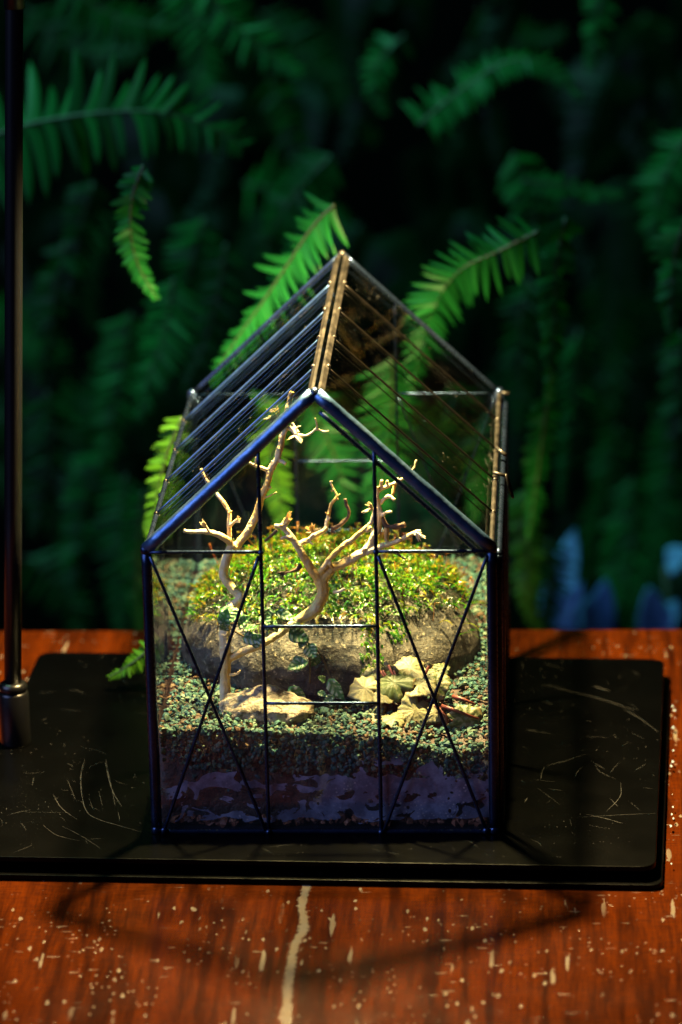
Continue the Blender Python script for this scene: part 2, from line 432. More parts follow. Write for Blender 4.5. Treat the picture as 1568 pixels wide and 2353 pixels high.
# ================================================================== setting
TZ = -0.0105
b = MB(); b.box(-.75, .75, -.62, .329, TZ-.03, TZ)
table = b.build('wooden_table', M['table'], None, False, .0025)
tag(table, 'worn orange brown varnished wooden table with cream paint scratches under everything', 'table')
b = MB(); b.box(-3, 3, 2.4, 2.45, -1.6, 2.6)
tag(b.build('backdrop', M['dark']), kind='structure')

# ------------------------------------------------------------------ stand and plates
PR = R(-2.2)
def plate_pts(cx, cy, w, d, r, n=7):
    out = []
    for sx, sy, a0 in ((1, 1, 0), (-1, 1, 90), (-1, -1, 180), (1, -1, 270)):
        for k in range(n):
            a = R(a0+90*k/(n-1))
            x = sx*(w/2-r)+r*math.cos(a); y = sy*(d/2-r)+r*math.sin(a)
            out.append((cx+x*math.cos(PR)-y*math.sin(PR), cy+x*math.sin(PR)+y*math.cos(PR)))
    return out
stand = thing('lamp_stand', (-.1718, .1221, 0), 'black steel lamp stand with scratched base plate and tall round post', 'lamp stand')
b = MB(); b.prism([(x, y, -.0028) for x, y in plate_pts(-.0055, .1095, .352, .294, .008)], (0, 0, .0028))
up_plate = b.build('base_plate', M['plate'], stand, False, .0004)
for sx, sy in ((.148, -.012), (-.15, -.002), (.155, .235), (-.15, .245)):
    b = MB(); b.lathe([(.009, -.0075), (.0095, -.0065), (.0095, -.0035), (.009, -.0029)], 24, (sx, sy, 0))
    b.build('foot', M['rubber'], stand, True)
pc = (-.1718, .1221)
b = MB(); b.lathe([(.0062, .0), (.0078, .0003), (.0080, .001), (.0080, .0285), (.0074, .0296), (.0066, .030)], 40, (*pc, 0))
b.lathe([(.0064, .0299), (.0072, .0306), (.0076, .0318), (.0076, .0328), (.0070, .0342), (.0060, .0350), (.0048, .0352)], 40, (*pc, 0))
collar = b.build('collar', M['post'], stand, True)
b = MB(); lean = .006
pt_ = at(33, 0, pc[1]); pb_ = Vector((pc[0], pc[1], .0352)); b.tube([pb_+(pt_-pb_)*t for t in (0, .25, .5, .75, 1, 1.2)], .0046, 28)
b.build('post', M['post'], stand, True)
top = at(33, 0, .1221)
b = MB(); b.tube([(top.x, top.y, top.z-.004), (top.x, top.y, top.z+.03)], .0053, 28)
b.build('sleeve', M['post'], stand, True)
lower = MB(); lower.prism([(x, y, TZ+.0003) for x, y in plate_pts(-.0015, .0985, .350, .283, .006)], (0, 0, .0028))
lp = lower.build('steel_plate', M['plate'], None, False, .0004)
tag(lp, 'lower black steel plate sticking out right under the lamp stand base', 'plate')
for (x0, y0, ln) in ((1432, 3200, .010), (1420, 1240, .004)): pass
for k in range(14):                                            # chips along the free right edge of the lower plate
    yy = -.03+random.random()*.25; xx = .1735+(yy+.04)*.034-.002*random.random()-.0005
    b = MB(); n = 6; rr = random.uniform(.0005, .0014)
    b.prism([(xx+rr*.6*math.cos(2*math.pi*i/n)*random.uniform(.6, 1.2), yy+rr*1.6*math.sin(2*math.pi*i/n)*random.uniform(.6, 1.2), TZ+.0031) for i in range(n)], (0, 0, .00008))
    b.build('paint_chip', M['chip'], lp)
def scratch(pix, w):
    w *= .65
    P = smooth_path([(*at(x, y, None, 0.00012), 0) for x, y in pix], 8)
    b = MB(); vs = []; n = len(P)
    for i, p in enumerate(P):
        t = P[min(i+1, n-1)]-P[max(i-1, 0)]; s = np.array([-t[1], t[0], 0]); s /= np.linalg.norm(s)+1e-12
        ww = w*math.sin(math.pi*(i+.6)/(n+.2))**.6*random.uniform(.5, 1.1)
        vs += [(*(p[:3]+s*ww),), (*(p[:3]-s*ww),)]
    b.add(vs, [(2*i, 2*i+1, 2*i+3, 2*i+2) for i in range(n-1)])
    b.build('scratch', M['scratch'], stand)
Z5 = lambda x, y: (x*.3297, y*.3297+1378.5)                    # zoomed crop -> photo pixels
Z6 = lambda x, y: (x*.3297+1051, y*.3297+1378.5)
for pix, w in (([Z5(590, 1110), Z5(565, 1230), Z5(575, 1380), Z5(610, 1480), Z5(690, 1530), Z5(840, 1575), Z5(1050, 1635)], .00030),
               ([Z5(740, 1110), Z5(755, 1230), Z5(790, 1340), Z5(850, 1440)], .00030),
               ([Z5(735, 1130), Z5(770, 1270), Z5(805, 1440)], .0002),
               ([Z5(370, 1350), Z5(430, 1450), Z5(540, 1530)], .0002), ([Z5(470, 1250), Z5(530, 1400)], .00014),
               ([Z5(300, 1570), Z5(400, 1640), Z5(560, 1680)], .00016), ([Z5(420, 1570), Z5(560, 1640), Z5(700, 1730)], .00016),
               ([Z5(150, 1478), Z5(320, 1480), Z5(470, 1482)], .0001), ([Z5(620, 1380), Z5(650, 1460)], .00012), ([Z5(690, 1330), Z5(715, 1440)], .00012),
               ([Z6(600, 590), Z6(800, 640), Z6(1000, 690), Z6(1240, 770)], .00045), ([Z6(1160, 760), Z6(1280, 830), Z6(1400, 920)], .00035),
               ([Z6(950, 600), Z6(1060, 635)], .0006), ([Z6(480, 905), Z6(560, 912)], .0003),
               ([Z6(620, 1155), Z6(760, 1120), Z6(890, 1075)], .00025), ([Z6(610, 1160), Z6(590, 1200), Z6(585, 1250)], .0003),
               ([Z6(490, 1378), Z6(470, 1410)], .0004), ([Z6(530, 1252), Z6(680, 1268)], .00013),
               ([Z6(890, 1490), Z6(1040, 1525), Z6(1170, 1562)], .0003), ([Z6(850, 1515), Z6(1100, 1500), Z6(1380, 1487)], .00016),
               ([Z6(1140, 1270), Z6(1135, 1370), Z6(1040, 1475)], .0002), ([Z6(560, 1310), Z6(640, 1370), Z6(720, 1430)], .00012),
               ([Z6(960, 1150), Z6(1000, 1200), Z6(1110, 1250)], .00013), ([Z6(1070, 1200), Z6(1130, 1130)], .00012)):
    scratch(pix, w)

# ================================================================== glass terrarium
W, D, HE, HA = .17, .2663, .1506, .2300
X = W/2
terr = thing('glass_terrarium', (0, D/2, 0), 'house shaped glass terrarium with black metal frame on the black plate', 'terrarium')
def bar(name, p, q, r, mat='frame', n=10, parent=None, bumpy=.03):
    p, q = Vector(p), Vector(q); k = max(2, int((q-p).length/.008))
    b = MB()
    rads = [r*(1+bumpy*(noise.noise((p+(q-p)*(i/k))*120)*2)) for i in range(k+1)]
    b.tube([p+(q-p)*(i/k) for i in range(k+1)], rads, n)
    return b.build(name, M[mat], parent or terr, True)
def blob(name, c, r, mat='frame', parent=None):
    bm = bmesh.new(); bmesh.ops.create_icosphere(bm, subdivisions=2, radius=r)
    for v in bm.verts: v.co = v.co*(1+.18*noise.noise(v.co*400+Vector(c)*50))+Vector(c)
    me = bpy.data.meshes.new(name); bm.to_mesh(me); bm.free(); me.materials.append(M[mat])
    me.polygons.foreach_set('use_smooth', [True]*len(me.polygons)); return link(name, me, parent or terr)
PT = .002
zg = lambda x: HA-abs(x)/X*(HA-HE)
T = W/3
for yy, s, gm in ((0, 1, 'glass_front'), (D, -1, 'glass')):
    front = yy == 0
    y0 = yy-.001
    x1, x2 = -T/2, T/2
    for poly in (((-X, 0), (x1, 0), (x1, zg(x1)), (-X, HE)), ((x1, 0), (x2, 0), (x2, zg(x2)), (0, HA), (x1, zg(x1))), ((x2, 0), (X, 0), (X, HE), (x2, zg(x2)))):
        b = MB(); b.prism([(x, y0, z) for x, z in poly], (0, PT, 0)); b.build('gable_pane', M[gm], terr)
    r = .00098 if front else .0008
    yf = yy-.0015*s
    for x in (x1, x2): bar('mullion', (x, yf, 0), (x, yf, zg(x)-.002), r)
    for sx in (-1, 1):
        xa, xb = sx*X, sx*T/2
        bar('transom', (xa, yf-.0004*s, HE-.001), (xb, yf-.0004*s, HE-.001), r*.9)
        bar('cross_bar', (xa-sx*.002, yf-.0006*s, HE-.003), (xb+sx*.0015, yf-.0006*s, .002), r*.9)
        bar('cross_bar', (xb+sx*.001, yf-.001*s, HE-.003), (xa-sx*.004, yf-.001*s, .002), r*.9)
        blob('solder_joint', (xb, yf-.0006*s, HE-.0012), .0016); blob('solder_joint', (xb, yf-.0008*s, .001), .0016)
        blob('solder_joint', (xa-sx*.004, yf-.001*s, .002), .0019)
    for z in (HE*.735, HE*.465): bar('transom', (x1, yf-.0005*s, z), (x2, yf-.0005*s, z), r*.85)
    gr = .0033 if front else .0013
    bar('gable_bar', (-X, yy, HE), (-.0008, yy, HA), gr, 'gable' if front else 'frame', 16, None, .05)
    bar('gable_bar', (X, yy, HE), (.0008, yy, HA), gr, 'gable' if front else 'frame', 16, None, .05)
    bar('base_bar', (-X, yy-.0005*s, 0.0005), (X, yy-.0005*s, 0.0005), .0016)
    for sx in (-1, 1):
        bar('corner_post', (sx*X, yy, 0), (sx*X, yy, HE), .0027, 'frame', 14)
        blob('solder_joint', (sx*X, yy-.0005*s, HE), .0030); blob('solder_joint', (sx*X, yy-.0005*s, .0015), .0029)
    blob('solder_joint', (0, yy, HA), .0030 if front else .0022, 'frame' if front else 'solder')
# second, thinner inner line of the right front gable bar
bar('gable_trim', (X-.004, .001, HE-.005), (.002, .001, HA-.0095), .0012)
# side walls
b = MB(); b.prism([(-X-.001, 0, 0), (-X-.001, D, 0), (-X-.001, D, HE), (-X-.001, 0, HE)], (PT, 0, 0)); b.build('side_pane', M['glass'], terr)
for sx in (-1, 1):
    bar('eave_bar', (sx*X, 0, HE), (sx*X, D, HE), .0013, 'solder' if sx > 0 else 'frame')
    bar('base_bar', (sx*X, 0, 0.0005), (sx*X, D, .0005), .0017)
for k in (1, 2): bar('mullion', (-X-.0012, D*k/3, 0), (-X-.0012, D*k/3, HE), .0010)
# right side: hinged door with its own frame, latch and ring
door = MB(); door.prism([(X+.0005, .004, .003), (X+.0005, D-.004, .003), (X+.0005, D-.004, HE-.006), (X+.0005, .004, HE-.006)], (PT, 0, 0))
dr = door.build('door', M['glass'], terr)
dx = X+.0035
for p, q in (((dx, .004, .004), (dx, .004, HE-.005)), ((dx, D-.004, .004), (dx, D-.004, HE-.005)), ((dx, .004, .004), (dx, D-.004, .004)), ((dx, .004, HE-.005), (dx, D-.004, HE-.005)),
             ((dx, D*.35, .004), (dx, D*.35, HE-.005)), ((dx, D*.67, .004), (dx, D*.67, HE-.005))):
    bar('door_bar', p, q, .0016, 'frame', 10, dr)
b = MB(); ring = [(dx+.0035+.0012*math.sin(a), .112+.0028*math.sin(a*1.0), HE-.004+.0075*math.cos(a)) for a in np.linspace(0, 2*math.pi, 25)]
ring = [(dx+.0022+.0035*(1-math.cos(a))*.5, .112+.0032*math.sin(a), HE+.002-.0125*(1-math.cos(a))*.5) for a in np.linspace(0, 2*math.pi, 25)]
b.tube(ring, .0007, 8, False); b.build('latch_ring', M['wire'], dr, True)
bar('latch_bar', (X-.001, .112, HE+.003), (dx+.003, .112, HE+.001), .0010, 'solder', 8, dr)
bar('hinge_pin', (X, .155, HE+.003), (dx+.0015, .150, HE+.0005), .0011, 'solder', 8, dr)
bar('hook', (X, D, HE), (X+.0055, D-.001, HE-.0005), .0011, 'solder', 8)
# roof: five panes and four wires on each slope, a double ridge strip
nl = Vector((-(HA-HE), 0, X)).normalized()
for sx in (-1, 1):
    nrm = Vector((sx*(HA-HE), 0, X)).normalized(); sl = Vector((sx*X, 0, HE-HA)).normalized()
    L = math.hypot(X, HA-HE)
    apex = Vector((0, 0, HA)); gm = 'glass_left' if sx < 0 else 'glass_right'
    for k in range(5):
        ya, yb = D*k/5+.0004, D*(k+1)/5-.0004
        b = MB(); P = [apex+sl*.001, apex+sl*L]
        b.prism([(P[0].x, ya, P[0].z), (P[1].x, ya, P[1].z), (P[1].x, yb, P[1].z), (P[0].x, yb, P[0].z)], nrm*-.0018)
        b.build('roof_pane', M[gm], terr)
    for k in range(1, 5):
        y = D*k/5
        a = apex+sl*.002+nrm*.0006; e = apex+sl*L+nrm*.0006
        bar('roof_wire', (a.x, y, a.z), (e.x, y, e.z), .00056, 'wire_lit' if sx < 0 else 'wire', 10)
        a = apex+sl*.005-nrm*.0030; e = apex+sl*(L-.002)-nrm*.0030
        bar('roof_wire', (a.x, y+.0006, a.z), (e.x, y+.0006, e.z), .00030, 'wire_lit' if sx < 0 else 'wire', 8)
        blob('solder_joint', (*(Vector((0, y, HA))+sl*.004+nrm*.0012),), .0013, 'solder')
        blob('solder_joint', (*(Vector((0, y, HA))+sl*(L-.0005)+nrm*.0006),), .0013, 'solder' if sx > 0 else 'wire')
    b = MB(); p0 = apex+sl*.0010+nrm*.0004; p1 = apex+sl*.0050+nrm*.0004
    k = 24
    vs = []
    for i in range(k+1):
        y = -.001+(D+.002)*i/k; wv = .0005*noise.noise((y*90, sx*3, 0))
        q0 = p0-sl*wv; q1 = p1+sl*wv
        for q in (q0, q0+nrm*.0012+sl*.0006, q1+nrm*.0010-sl*.0006, q1): vs.append((q.x, y, q.z))
    b.add(vs, [(4*i+j, 4*i+j+1, 4*i+j+5, 4*i+j+4) for i in range(k) for j in range(3)]+[(0, 1, 2, 3), (4*k+3, 4*k+2, 4*k+1, 4*k)])
    b.build('ridge_strip', M['solder'], terr)
b = MB(); b.box(-X+.001, X-.001, .001, D-.001, -.0006+.0008, .0016); b.build('base_tray', M['frame'], terr)
b = MB(); yq = .00135; b.add([(-X+.002, yq, .0017), (X-.002, yq, .0017), (X-.002, yq, .06), (-X+.002, yq, .06)], [(0, 1, 2, 3)])
b.build('condensation', M['film'], terr)

# ================================================================== planting inside
GZ = .0525
def ground(x, y):
    z = GZ+.0025*noise.noise((x*38, y*38, 1.3))+.0015*noise.noise((x*90, y*90, 4))
    z += .004*max(0, min(1, (y-.01)/.2))
    z -= .009*max(0, min(1, (x-.02)/.04))*max(0, 1-y/.05)
    z += .0028*max(0, min(1, (-x-.0)/.03))*max(0, 1-y/.06)
    return z
b = MB(); nx, ny = 60, 80
xs = np.linspace(-X+.0022, X-.0022, nx); ys = np.linspace(.0068, D-.003, ny)
vs = [(x, y, ground(x, y)-.0034) for y in ys for x in xs]; fs = [(j*nx+i, j*nx+i+1, (j+1)*nx+i+1, (j+1)*nx+i) for j in range(ny-1) for i in range(nx-1)]
nb = len(vs)
def skirt(idx):
    base = len(vs)
    for i in idx: vs.append((vs[i][0], vs[i][1], .0018))
    for k in range(len(idx)-1): fs.append((idx[k], base+k, base+k+1, idx[k+1]))
skirt(list(range(nx))); skirt([j*nx+nx-1 for j in range(ny)]); skirt([j*nx for j in range(ny)][::-1]); skirt([(ny-1)*nx+i for i in range(nx)][::-1])
b.add(vs, fs); tag(b.build('soil', M['soil'], None, True), kind='structure')

# gravel: thousands of chips, one mass
def chip_shapes(n, flat=.6):
    out = []
    for k in range(n):
        bm = bmesh.new(); bmesh.ops.create_icosphere(bm, subdivisions=1, radius=1)
        sc = Vector((1, random.uniform(.6, .95), random.uniform(.35, .7)*flat/.6))
        pl = [(Vector((random.gauss(0, 1), random.gauss(0, 1), random.gauss(0, 1))).normalized(), random.uniform(.55, .85)) for _ in range(6)]
        for v in bm.verts:
            for nn, d in pl:
                e = v.co.dot(nn)-d
                if e > 0: v.co -= nn*e
            v.co = Vector((v.co.x*sc.x, v.co.y*sc.y, v.co.z*sc.z))
        out.append((np.array([v.co[:] for v in bm.verts]), [tuple(v.index for v in f.verts) for f in bm.faces])); bm.free()
    return out
def rand_rot(tilt):
    return np.array(Matrix.Rotation(random.uniform(0, 6.28), 3, 'Z') @ Matrix.Rotation(random.gauss(0, tilt), 3, 'X') @ Matrix.Rotation(random.gauss(0, tilt), 3, 'Y'))
shapes = chip_shapes(14)
TONES = [(.022, .078, .062), (.034, .10, .08), (.017, .066, .07), (.054, .12, .085), (.08, .14, .09), (.028, .088, .094), (.12, .165, .115), (.11, .06, .028), (.016, .036, .025)]
def tone(ts, v=.25):
    t = random.choice(ts); k = random.uniform(1-v, 1+v); return (t[0]*k, t[1]*k, t[2]*k)
g = MB()
for k in range(9500):
    x = random.uniform(-X+.0026, X-.0026); y = random.uniform(.0045, D-.0045)
    if y > .08 and abs(x) < .055 and y < .2: continue
    vv, ff = random.choice(shapes); s = random.choice((.0011, .0014, .0017, .0019, .0023))*random.uniform(.8, 1.15)
    z = ground(x, y)-.002+random.uniform(-.0012, .0016)
    g.add(vv @ rand_rot(.6).T*s+np.array([x, y, z]), ff, tone(TONES))
for k in range(1500):                                          # chips pressed against the front pane
    x = random.uniform(-X+.004, X-.004); gz = ground(x, .004)
    q = random.random()**1.5; thick = .021+.013*noise.noise((x*70, 2.2, 0))
    z = gz-.001-q*thick
    if random.random() < .05: z -= random.uniform(.002, .012)
    vv, ff = random.choice(shapes); s = random.choice((.0011, .0014, .0017, .0021))*random.uniform(.8, 1.2)
    R3 = np.array(Matrix.Rotation(R(90)+random.gauss(0, .5), 3, 'X'))@rand_rot(.4)
    g.add(vv @ R3.T*s+np.array([x, .0030+random.random()*.0016, z]), ff, tone(TONES))
tag(g.build('gravel', M['gravel']), 'green grey stone chips covering the floor of the terrarium', 'gravel', None, 'stuff')
g = MB(); CT = [(.15, .045, .022), (.22, .07, .03), (.10, .034, .02), (.28, .11, .055)]
cs = chip_shapes(8, .95)
for k in range(90):
    x = random.uniform(-X+.004, X-.004); vv, ff = random.choice(cs); s = random.uniform(.0022, .0038)
    g.add(vv @ rand_rot(.8).T*s+np.array([x, .0036+random.random()*.002, .0035+random.random()*.003]), ff, tone(CT))
tag(g.build('clay_pellets', M['clay']), 'red brown clay pellets along the bottom of the front pane', 'clay pellets', None, 'stuff')

# boulder and pebble
BC = Vector((-.003, .130, .061)); BS = (.0765, .080, .0345)
def boulder_point(d):
    d = Vector(d); e = 2.3
    k = (abs(d.x/BS[0])**e+abs(d.y/BS[1])**2.2+abs(d.z/BS[2])**2.2)**(-1/2.3)
    p = d*k
    nn = .0045*noise.noise(p*22+Vector((3, 1, 2)))+.0016*noise.noise(p*70)+.0006*noise.noise(p*190)
    p = p+d.normalized()*nn
    if p.x > .03: p.z -= .10*(p.x-.03)                          # the right end is lower
    if p.x < -.03: p.z -= .06*(-.03-p.x)
    return p+BC
def rock(name, fn, sub, mat):
    bm = bmesh.new(); bmesh.ops.create_icosphere(bm, subdivisions=sub, radius=1)
    for v in bm.verts: v.co = fn(v.co)
    me = bpy.data.meshes.new(name); bm.to_mesh(me); bm.free(); me.materials.append(M[mat])
    me.polygons.foreach_set('use_smooth', [True]*len(me.polygons)); return link(name, me)
bo = rock('boulder', lambda d: boulder_point((d.x*BS[0], d.y*BS[1], d.z*BS[2])), 6, 'boulder')
tag(bo, 'large speckled grey brown boulder with a cap of green moss', 'rock')
pbc = at(612, 1655, .036)
def peb(d):
    p = Vector((d.x*.0245, d.y*.015, d.z*.0150)); p += d*(.0040*noise.noise(d*1.5+Vector((5, 5, 5)))+.0014*noise.noise(d*5))
    return p+Vector((pbc.x, .032, .0495))
pb = rock('pebble', peb, 5, 'pebble')
tag(pb, 'pale beige rounded pebble at the foot of the driftwood trunk', 'rock')

# ------------------------------------------------------------------ driftwood
wood_mb, dark_mb = MB(), MB()
drift = thing('driftwood', tuple(at(517, 1612, .044)), 'pale bleached driftwood with two forked bare branches above the moss', 'driftwood')
def za(x, y): return (x*.2491+390.6, y*.2491+884.5)            # crop 1 -> photo pixels
def zb(x, y): return (x*.2564+597.3, y*.2564+1045.3)           # crop 2
def limb(pts, mb=wood_mb, per=4, knob=.10):
    P = smooth_path([(*at(x, y, d), r*PX) for x, y, d, r in pts], per)
    k = len(P)
    rads = [max(.0004, 1.0*p[3]*(1+knob*noise.noise(Vector(p[:3])*260))) for p in P]
    mb.tube([p[:3]+np.array(noise.noise_vector(Vector(p[:3])*180))*.0005 for p in P], rads, 10)
A = lambda lst, d0, d1, r0, r1, fn: [(*fn(x, y), d0+(d1-d0)*i/(len(lst)-1), r0+(r1-r0)*i/(len(lst)-1)) for i, (x, y) in enumerate(lst)]
# trunk and the low connecting limb
limb([(517, 1640, .041, 15), (517, 1600, .0425, 13), (518, 1540, .0435, 12.5), (518, 1490, .045, 13), (516, 1450, .047, 13), (520, 1415, .049, 12), (536, 1392, .051, 11)])
limb([(520, 1522, .044, 9), (540, 1506, .045, 9.5), (579, 1490, .047, 9), (609, 1476, .0485, 8.5), (642, 1457, .051, 9), (672, 1434, .053, 9), (692, 1422, .055, 11)])
limb([(530, 1551, .042, 4), (544, 1548, .040, 3.5), (553, 1541, .039, 2.5)])
# left tree
limb(A([(540, 2060), (620, 2005), (655, 1950), (580, 1885), (505, 1780), (498, 1700), (528, 1600), (560, 1510), (600, 1480)], .051, .060, 11, 11, za))
limb(A([(560, 1500), (640, 1460), (740, 1310), (800, 1190), (840, 1050), (890, 930), (930, 790), (990, 670), (1030, 520), (1060, 400), (1078, 300), (1092, 180), (1125, 62)], .060, .078, 10, 6, za))
limb(A([(590, 1500), (500, 1410), (360, 1360), (250, 1358), (130, 1345)], .060, .052, 8.5, 4.2, za))
limb(A([(375, 1365), (335, 1310), (295, 1265)], .054, .052, 3.5, 2, za))
limb(A([(545, 1460), (550, 1280), (548, 1180), (500, 1090), (430, 1000), (350, 890), (290, 770)], .061, .075, 5.5, 4, za))
limb(A([(560, 1300), (600, 1262), (635, 1235)], .062, .060, 3.5, 3, za)); limb(A([(548, 1190), (566, 1160)], .064, .063, 3.5, 2.5, za))
limb(A([(910, 800), (840, 765), (780, 748), (738, 718)], .069, .066, 5, 3, za)); limb(A([(780, 750), (795, 690), (800, 650)], .067, .066, 3, 2, za))
limb(A([(985, 690), (1030, 705), (1072, 728)], .071, .069, 5.5, 4.5, za)); limb(A([(870, 1040), (930, 1015), (988, 988)], .066, .063, 2.6, 2.2, za))
limb(A([(880, 980), (910, 958), (942, 944)], .067, .066, 3.5, 3, za)); limb(A([(760, 1280), (722, 1268)], .063, .062, 3, 2, za)); limb(A([(945, 720), (930, 700)], .07, .069, 3, 1.5, za))
limb(A([(1065, 395), (1110, 400), (1160, 450), (1215, 512)], .075, .072, 6, 4.5, za)); limb(A([(1120, 345), (1150, 400), (1185, 440)], .075, .073, 3.5, 4, za))
limb(A([(1170, 455), (1230, 468), (1300, 448), (1352, 412), (1420, 428), (1472, 418)], .073, .070, 3.6, 2, za)); limb(A([(1356, 415), (1358, 370), (1345, 308)], .071, .069, 2.6, 1.6, za))
limb(A([(1165, 395), (1200, 376)], .073, .072, 2, 1.2, za)); limb(A([(1130, 470), (1098, 502)], .073, .072, 3, 2.4, za))
# right tree
limb([(*zb(300, 1500), .054, 6), (*zb(380, 1462), .0555, 12), (*zb(480, 1395), .057, 14), (*zb(545, 1310), .0585, 14.5), (*zb(562, 1220), .060, 15), (*zb(548, 1120), .061, 15), (*zb(520, 1070), .061, 12)])
limb(A([(540, 1150), (500, 1065), (450, 1000), (390, 910), (330, 800), (270, 720), (200, 652), (130, 640)], .061, .056, 13, 5, zb))
limb(A([(280, 760), (235, 740), (190, 745)], .057, .054, 7, 3, zb)); limb(A([(235, 690), (200, 640), (180, 632)], .057, .055, 5, 4, zb))
limb(A([(195, 660), (225, 590), (272, 518)], .056, .058, 4.5, 2, zb)); limb(A([(215, 655), (245, 600), (268, 565)], .056, .056, 3.5, 1.8, zb)); limb(A([(225, 660), (250, 625), (282, 582)], .056, .055, 2.8, 1.4, zb))
limb(A([(345, 800), (400, 775), (445, 765), (490, 720), (560, 690), (600, 650)], .059, .066, 6.5, 5.5, zb)); limb(A([(440, 770), (475, 808)], .061, .059, 4, 2.5, zb))
limb(A([(585, 680), (600, 610), (610, 555), (635, 450), (685, 370), (662, 310), (630, 235)], .066, .071, 5.5, 2.6, zb))
limb(A([(685, 372), (715, 345)], .07, .069, 3.2, 2, zb)); limb(A([(685, 380), (700, 402)], .07, .068, 2.5, 2, zb)); limb(A([(612, 540), (588, 512)], .067, .066, 2.6, 1.5, zb)); limb(A([(635, 240), (655, 238)], .071, .07, 2.5, 1.8, zb)); limb(A([(650, 330), (635, 318)], .071, .07, 2.5, 1.5, zb)); limb(A([(610, 580), (632, 562)], .067, .066, 2.2, 1.5, zb))
limb(A([(540, 1060), (620, 940), (740, 820), (850, 740), (960, 645), (1010, 580), (1032, 470)], .060, .058, 7, 5, zb))
limb(A([(960, 690), (1000, 652)], .058, .056, 4.5, 3.5, zb)); limb(A([(740, 830), (738, 812)], .059, .057, 3, 2, zb))
limb(A([(570, 1120), (640, 1020), (760, 970), (880, 900), (965, 845), (1030, 720), (1070, 600), (1062, 480), (1050, 380)], .061, .068, 12.5, 6.5, zb))
limb(A([(1050, 400), (1072, 320), (1160, 275), (1240, 240), (1310, 190), (1380, 110), (1405, 45)], .067, .074, 5.5, 2.4, zb))
limb(A([(640, 1010), (632, 965)], .061, .058, 5, 3.5, zb)); limb(A([(800, 960), (805, 910), (785, 880)], .063, .061, 3, 1, zb)); limb(A([(930, 870), (936, 838)], .064, .062, 5, 3.5, zb))
limb(A([(1060, 350), (1062, 285)], .068, .067, 4, 3, zb)); limb(A([(1085, 310), (1092, 232)], .069, .068, 4, 4, zb)); limb(A([(1130, 290), (1145, 232)], .07, .069, 3.2, 3, zb)); limb(A([(1215, 260), (1235, 212)], .072, .07, 4, 4, zb))
limb(A([(1215, 260), (1195, 330), (1180, 385)], .072, .069, 4.5, 4, zb)); limb(A([(1080, 430), (1150, 370), (1210, 405)], .068, .065, 5, 3.5, zb)); limb(A([(1075, 480), (1100, 540), (1130, 520), (1185, 505)], .067, .063, 5.5, 3, zb))
limb(A([(1140, 640), (1135, 720), (1150, 830)], .066, .064, 6, 5, zb)); limb(A([(1000, 490), (945, 515)], .058, .056, 2.2, 1.6, zb))
limb(A([(950, 880), (1060, 830), (1180, 790), (1300, 740), (1400, 690), (1432, 678)], .064, .058, 8, 4, zb)); limb(A([(1380, 715), (1430, 730), (1482, 745)], .058, .055, 2.4, 1.2, zb)); limb(A([(1265, 755), (1255, 740)], .06, .059, 2.4, 1.6, zb))
limb(A([(655, 1230), (710, 1222), (772, 1198)], .059, .055, 4.5, 3, zb))
# dark, bark covered twigs
limb(A([(640, 675), (730, 620), (790, 560), (802, 500), (782, 450), (765, 388)], .066, .068, 5.2, 4, zb), dark_mb, 5, .35)
limb(A([(640, 690), (685, 700)], .066, .064, 3.5, 2.6, zb), dark_mb)
limb(A([(1100, 560), (1125, 620), (1170, 645), (1240, 640), (1305, 628)], .067, .061, 6, 6, zb), dark_mb, 5, .35)
limb(A([(160, 680), (100, 725), (45, 775)], .057, .060, 4, 3.6, zb), dark_mb); limb(A([(370, 985), (310, 1040), (180, 1065)], .059, .054, 6, 2, zb), dark_mb)
limb(A([(1200, 870), (1250, 895), (1310, 940)], .063, .06, 3.6, 1.6, zb), dark_mb)
def fuse(mb, name, mat, vox):
    me = mb.mesh(name, M[mat]); o = link(name, me)
    md = o.modifiers.new('r', 'REMESH'); md.mode = 'VOXEL'; md.voxel_size = vox; md.use_smooth_shade = True
    dg = bpy.context.evaluated_depsgraph_get(); ev = o.evaluated_get(dg)
    m2 = bpy.data.meshes.new_from_object(ev); bpy.data.objects.remove(o)
    m2.materials.clear(); m2.materials.append(M[mat])
    nv = len(m2.vertices); co = np.empty(nv*3, np.float32); no = np.empty(nv*3, np.float32)
    m2.vertices.foreach_get('co', co); m2.vertex_normals.foreach_get('vector', no)
    co = co.reshape(-1, 3); no = no.reshape(-1, 3)
    amp = np.array([.00028*noise.noise((x*420, y*420, z*130))+.00022*noise.noise((x*900, y*900, z*900)) for x, y, z in co.tolist()], np.float32)
    m2.vertices.foreach_set('co', (co+no*amp[:, None]).ravel()); m2.update()
    m2.polygons.foreach_set('use_smooth', [True]*len(m2.polygons))
    return link(name, m2, drift)
fuse(wood_mb, 'branches', 'wood', .00042)
tag(fuse(dark_mb, 'twigs', 'bark', .00042), 'dark bark covered twigs')
def tuft(c, tips, d, mat='wood'):
    b = MB(); c0 = at(*c, d)
    for x, y in tips:
        q = at(x, y, d-.004+random.random()*.004)
        for j in range(3):
            qq = q+Vector((random.gauss(0, .0006), random.gauss(0, .0006), random.gauss(0, .0006)))
            mid = (c0+qq)/2+Vector((random.gauss(0, .0003), 0, random.gauss(0, .0003)))
            b.tube([c0, mid, qq], [.00065, .00045, .00015], 5)
    b.build('splinters', M[mat], drift)
tuft(za(1010, 300), [za(x, y) for x, y in ((900, 215), (935, 225), (965, 220), (1000, 205), (880, 318), (905, 345), (950, 250), (975, 235), (890, 300))], .075)
tuft(zb(480, 690), [zb(x, y) for x, y in ((418, 650), (415, 690), (455, 622), (500, 640), (522, 650), (470, 640))], .0625)
tuft(zb(1010, 478), [zb(x, y) for x, y in ((960, 435), (975, 440), (938, 515), (990, 450))], .057)
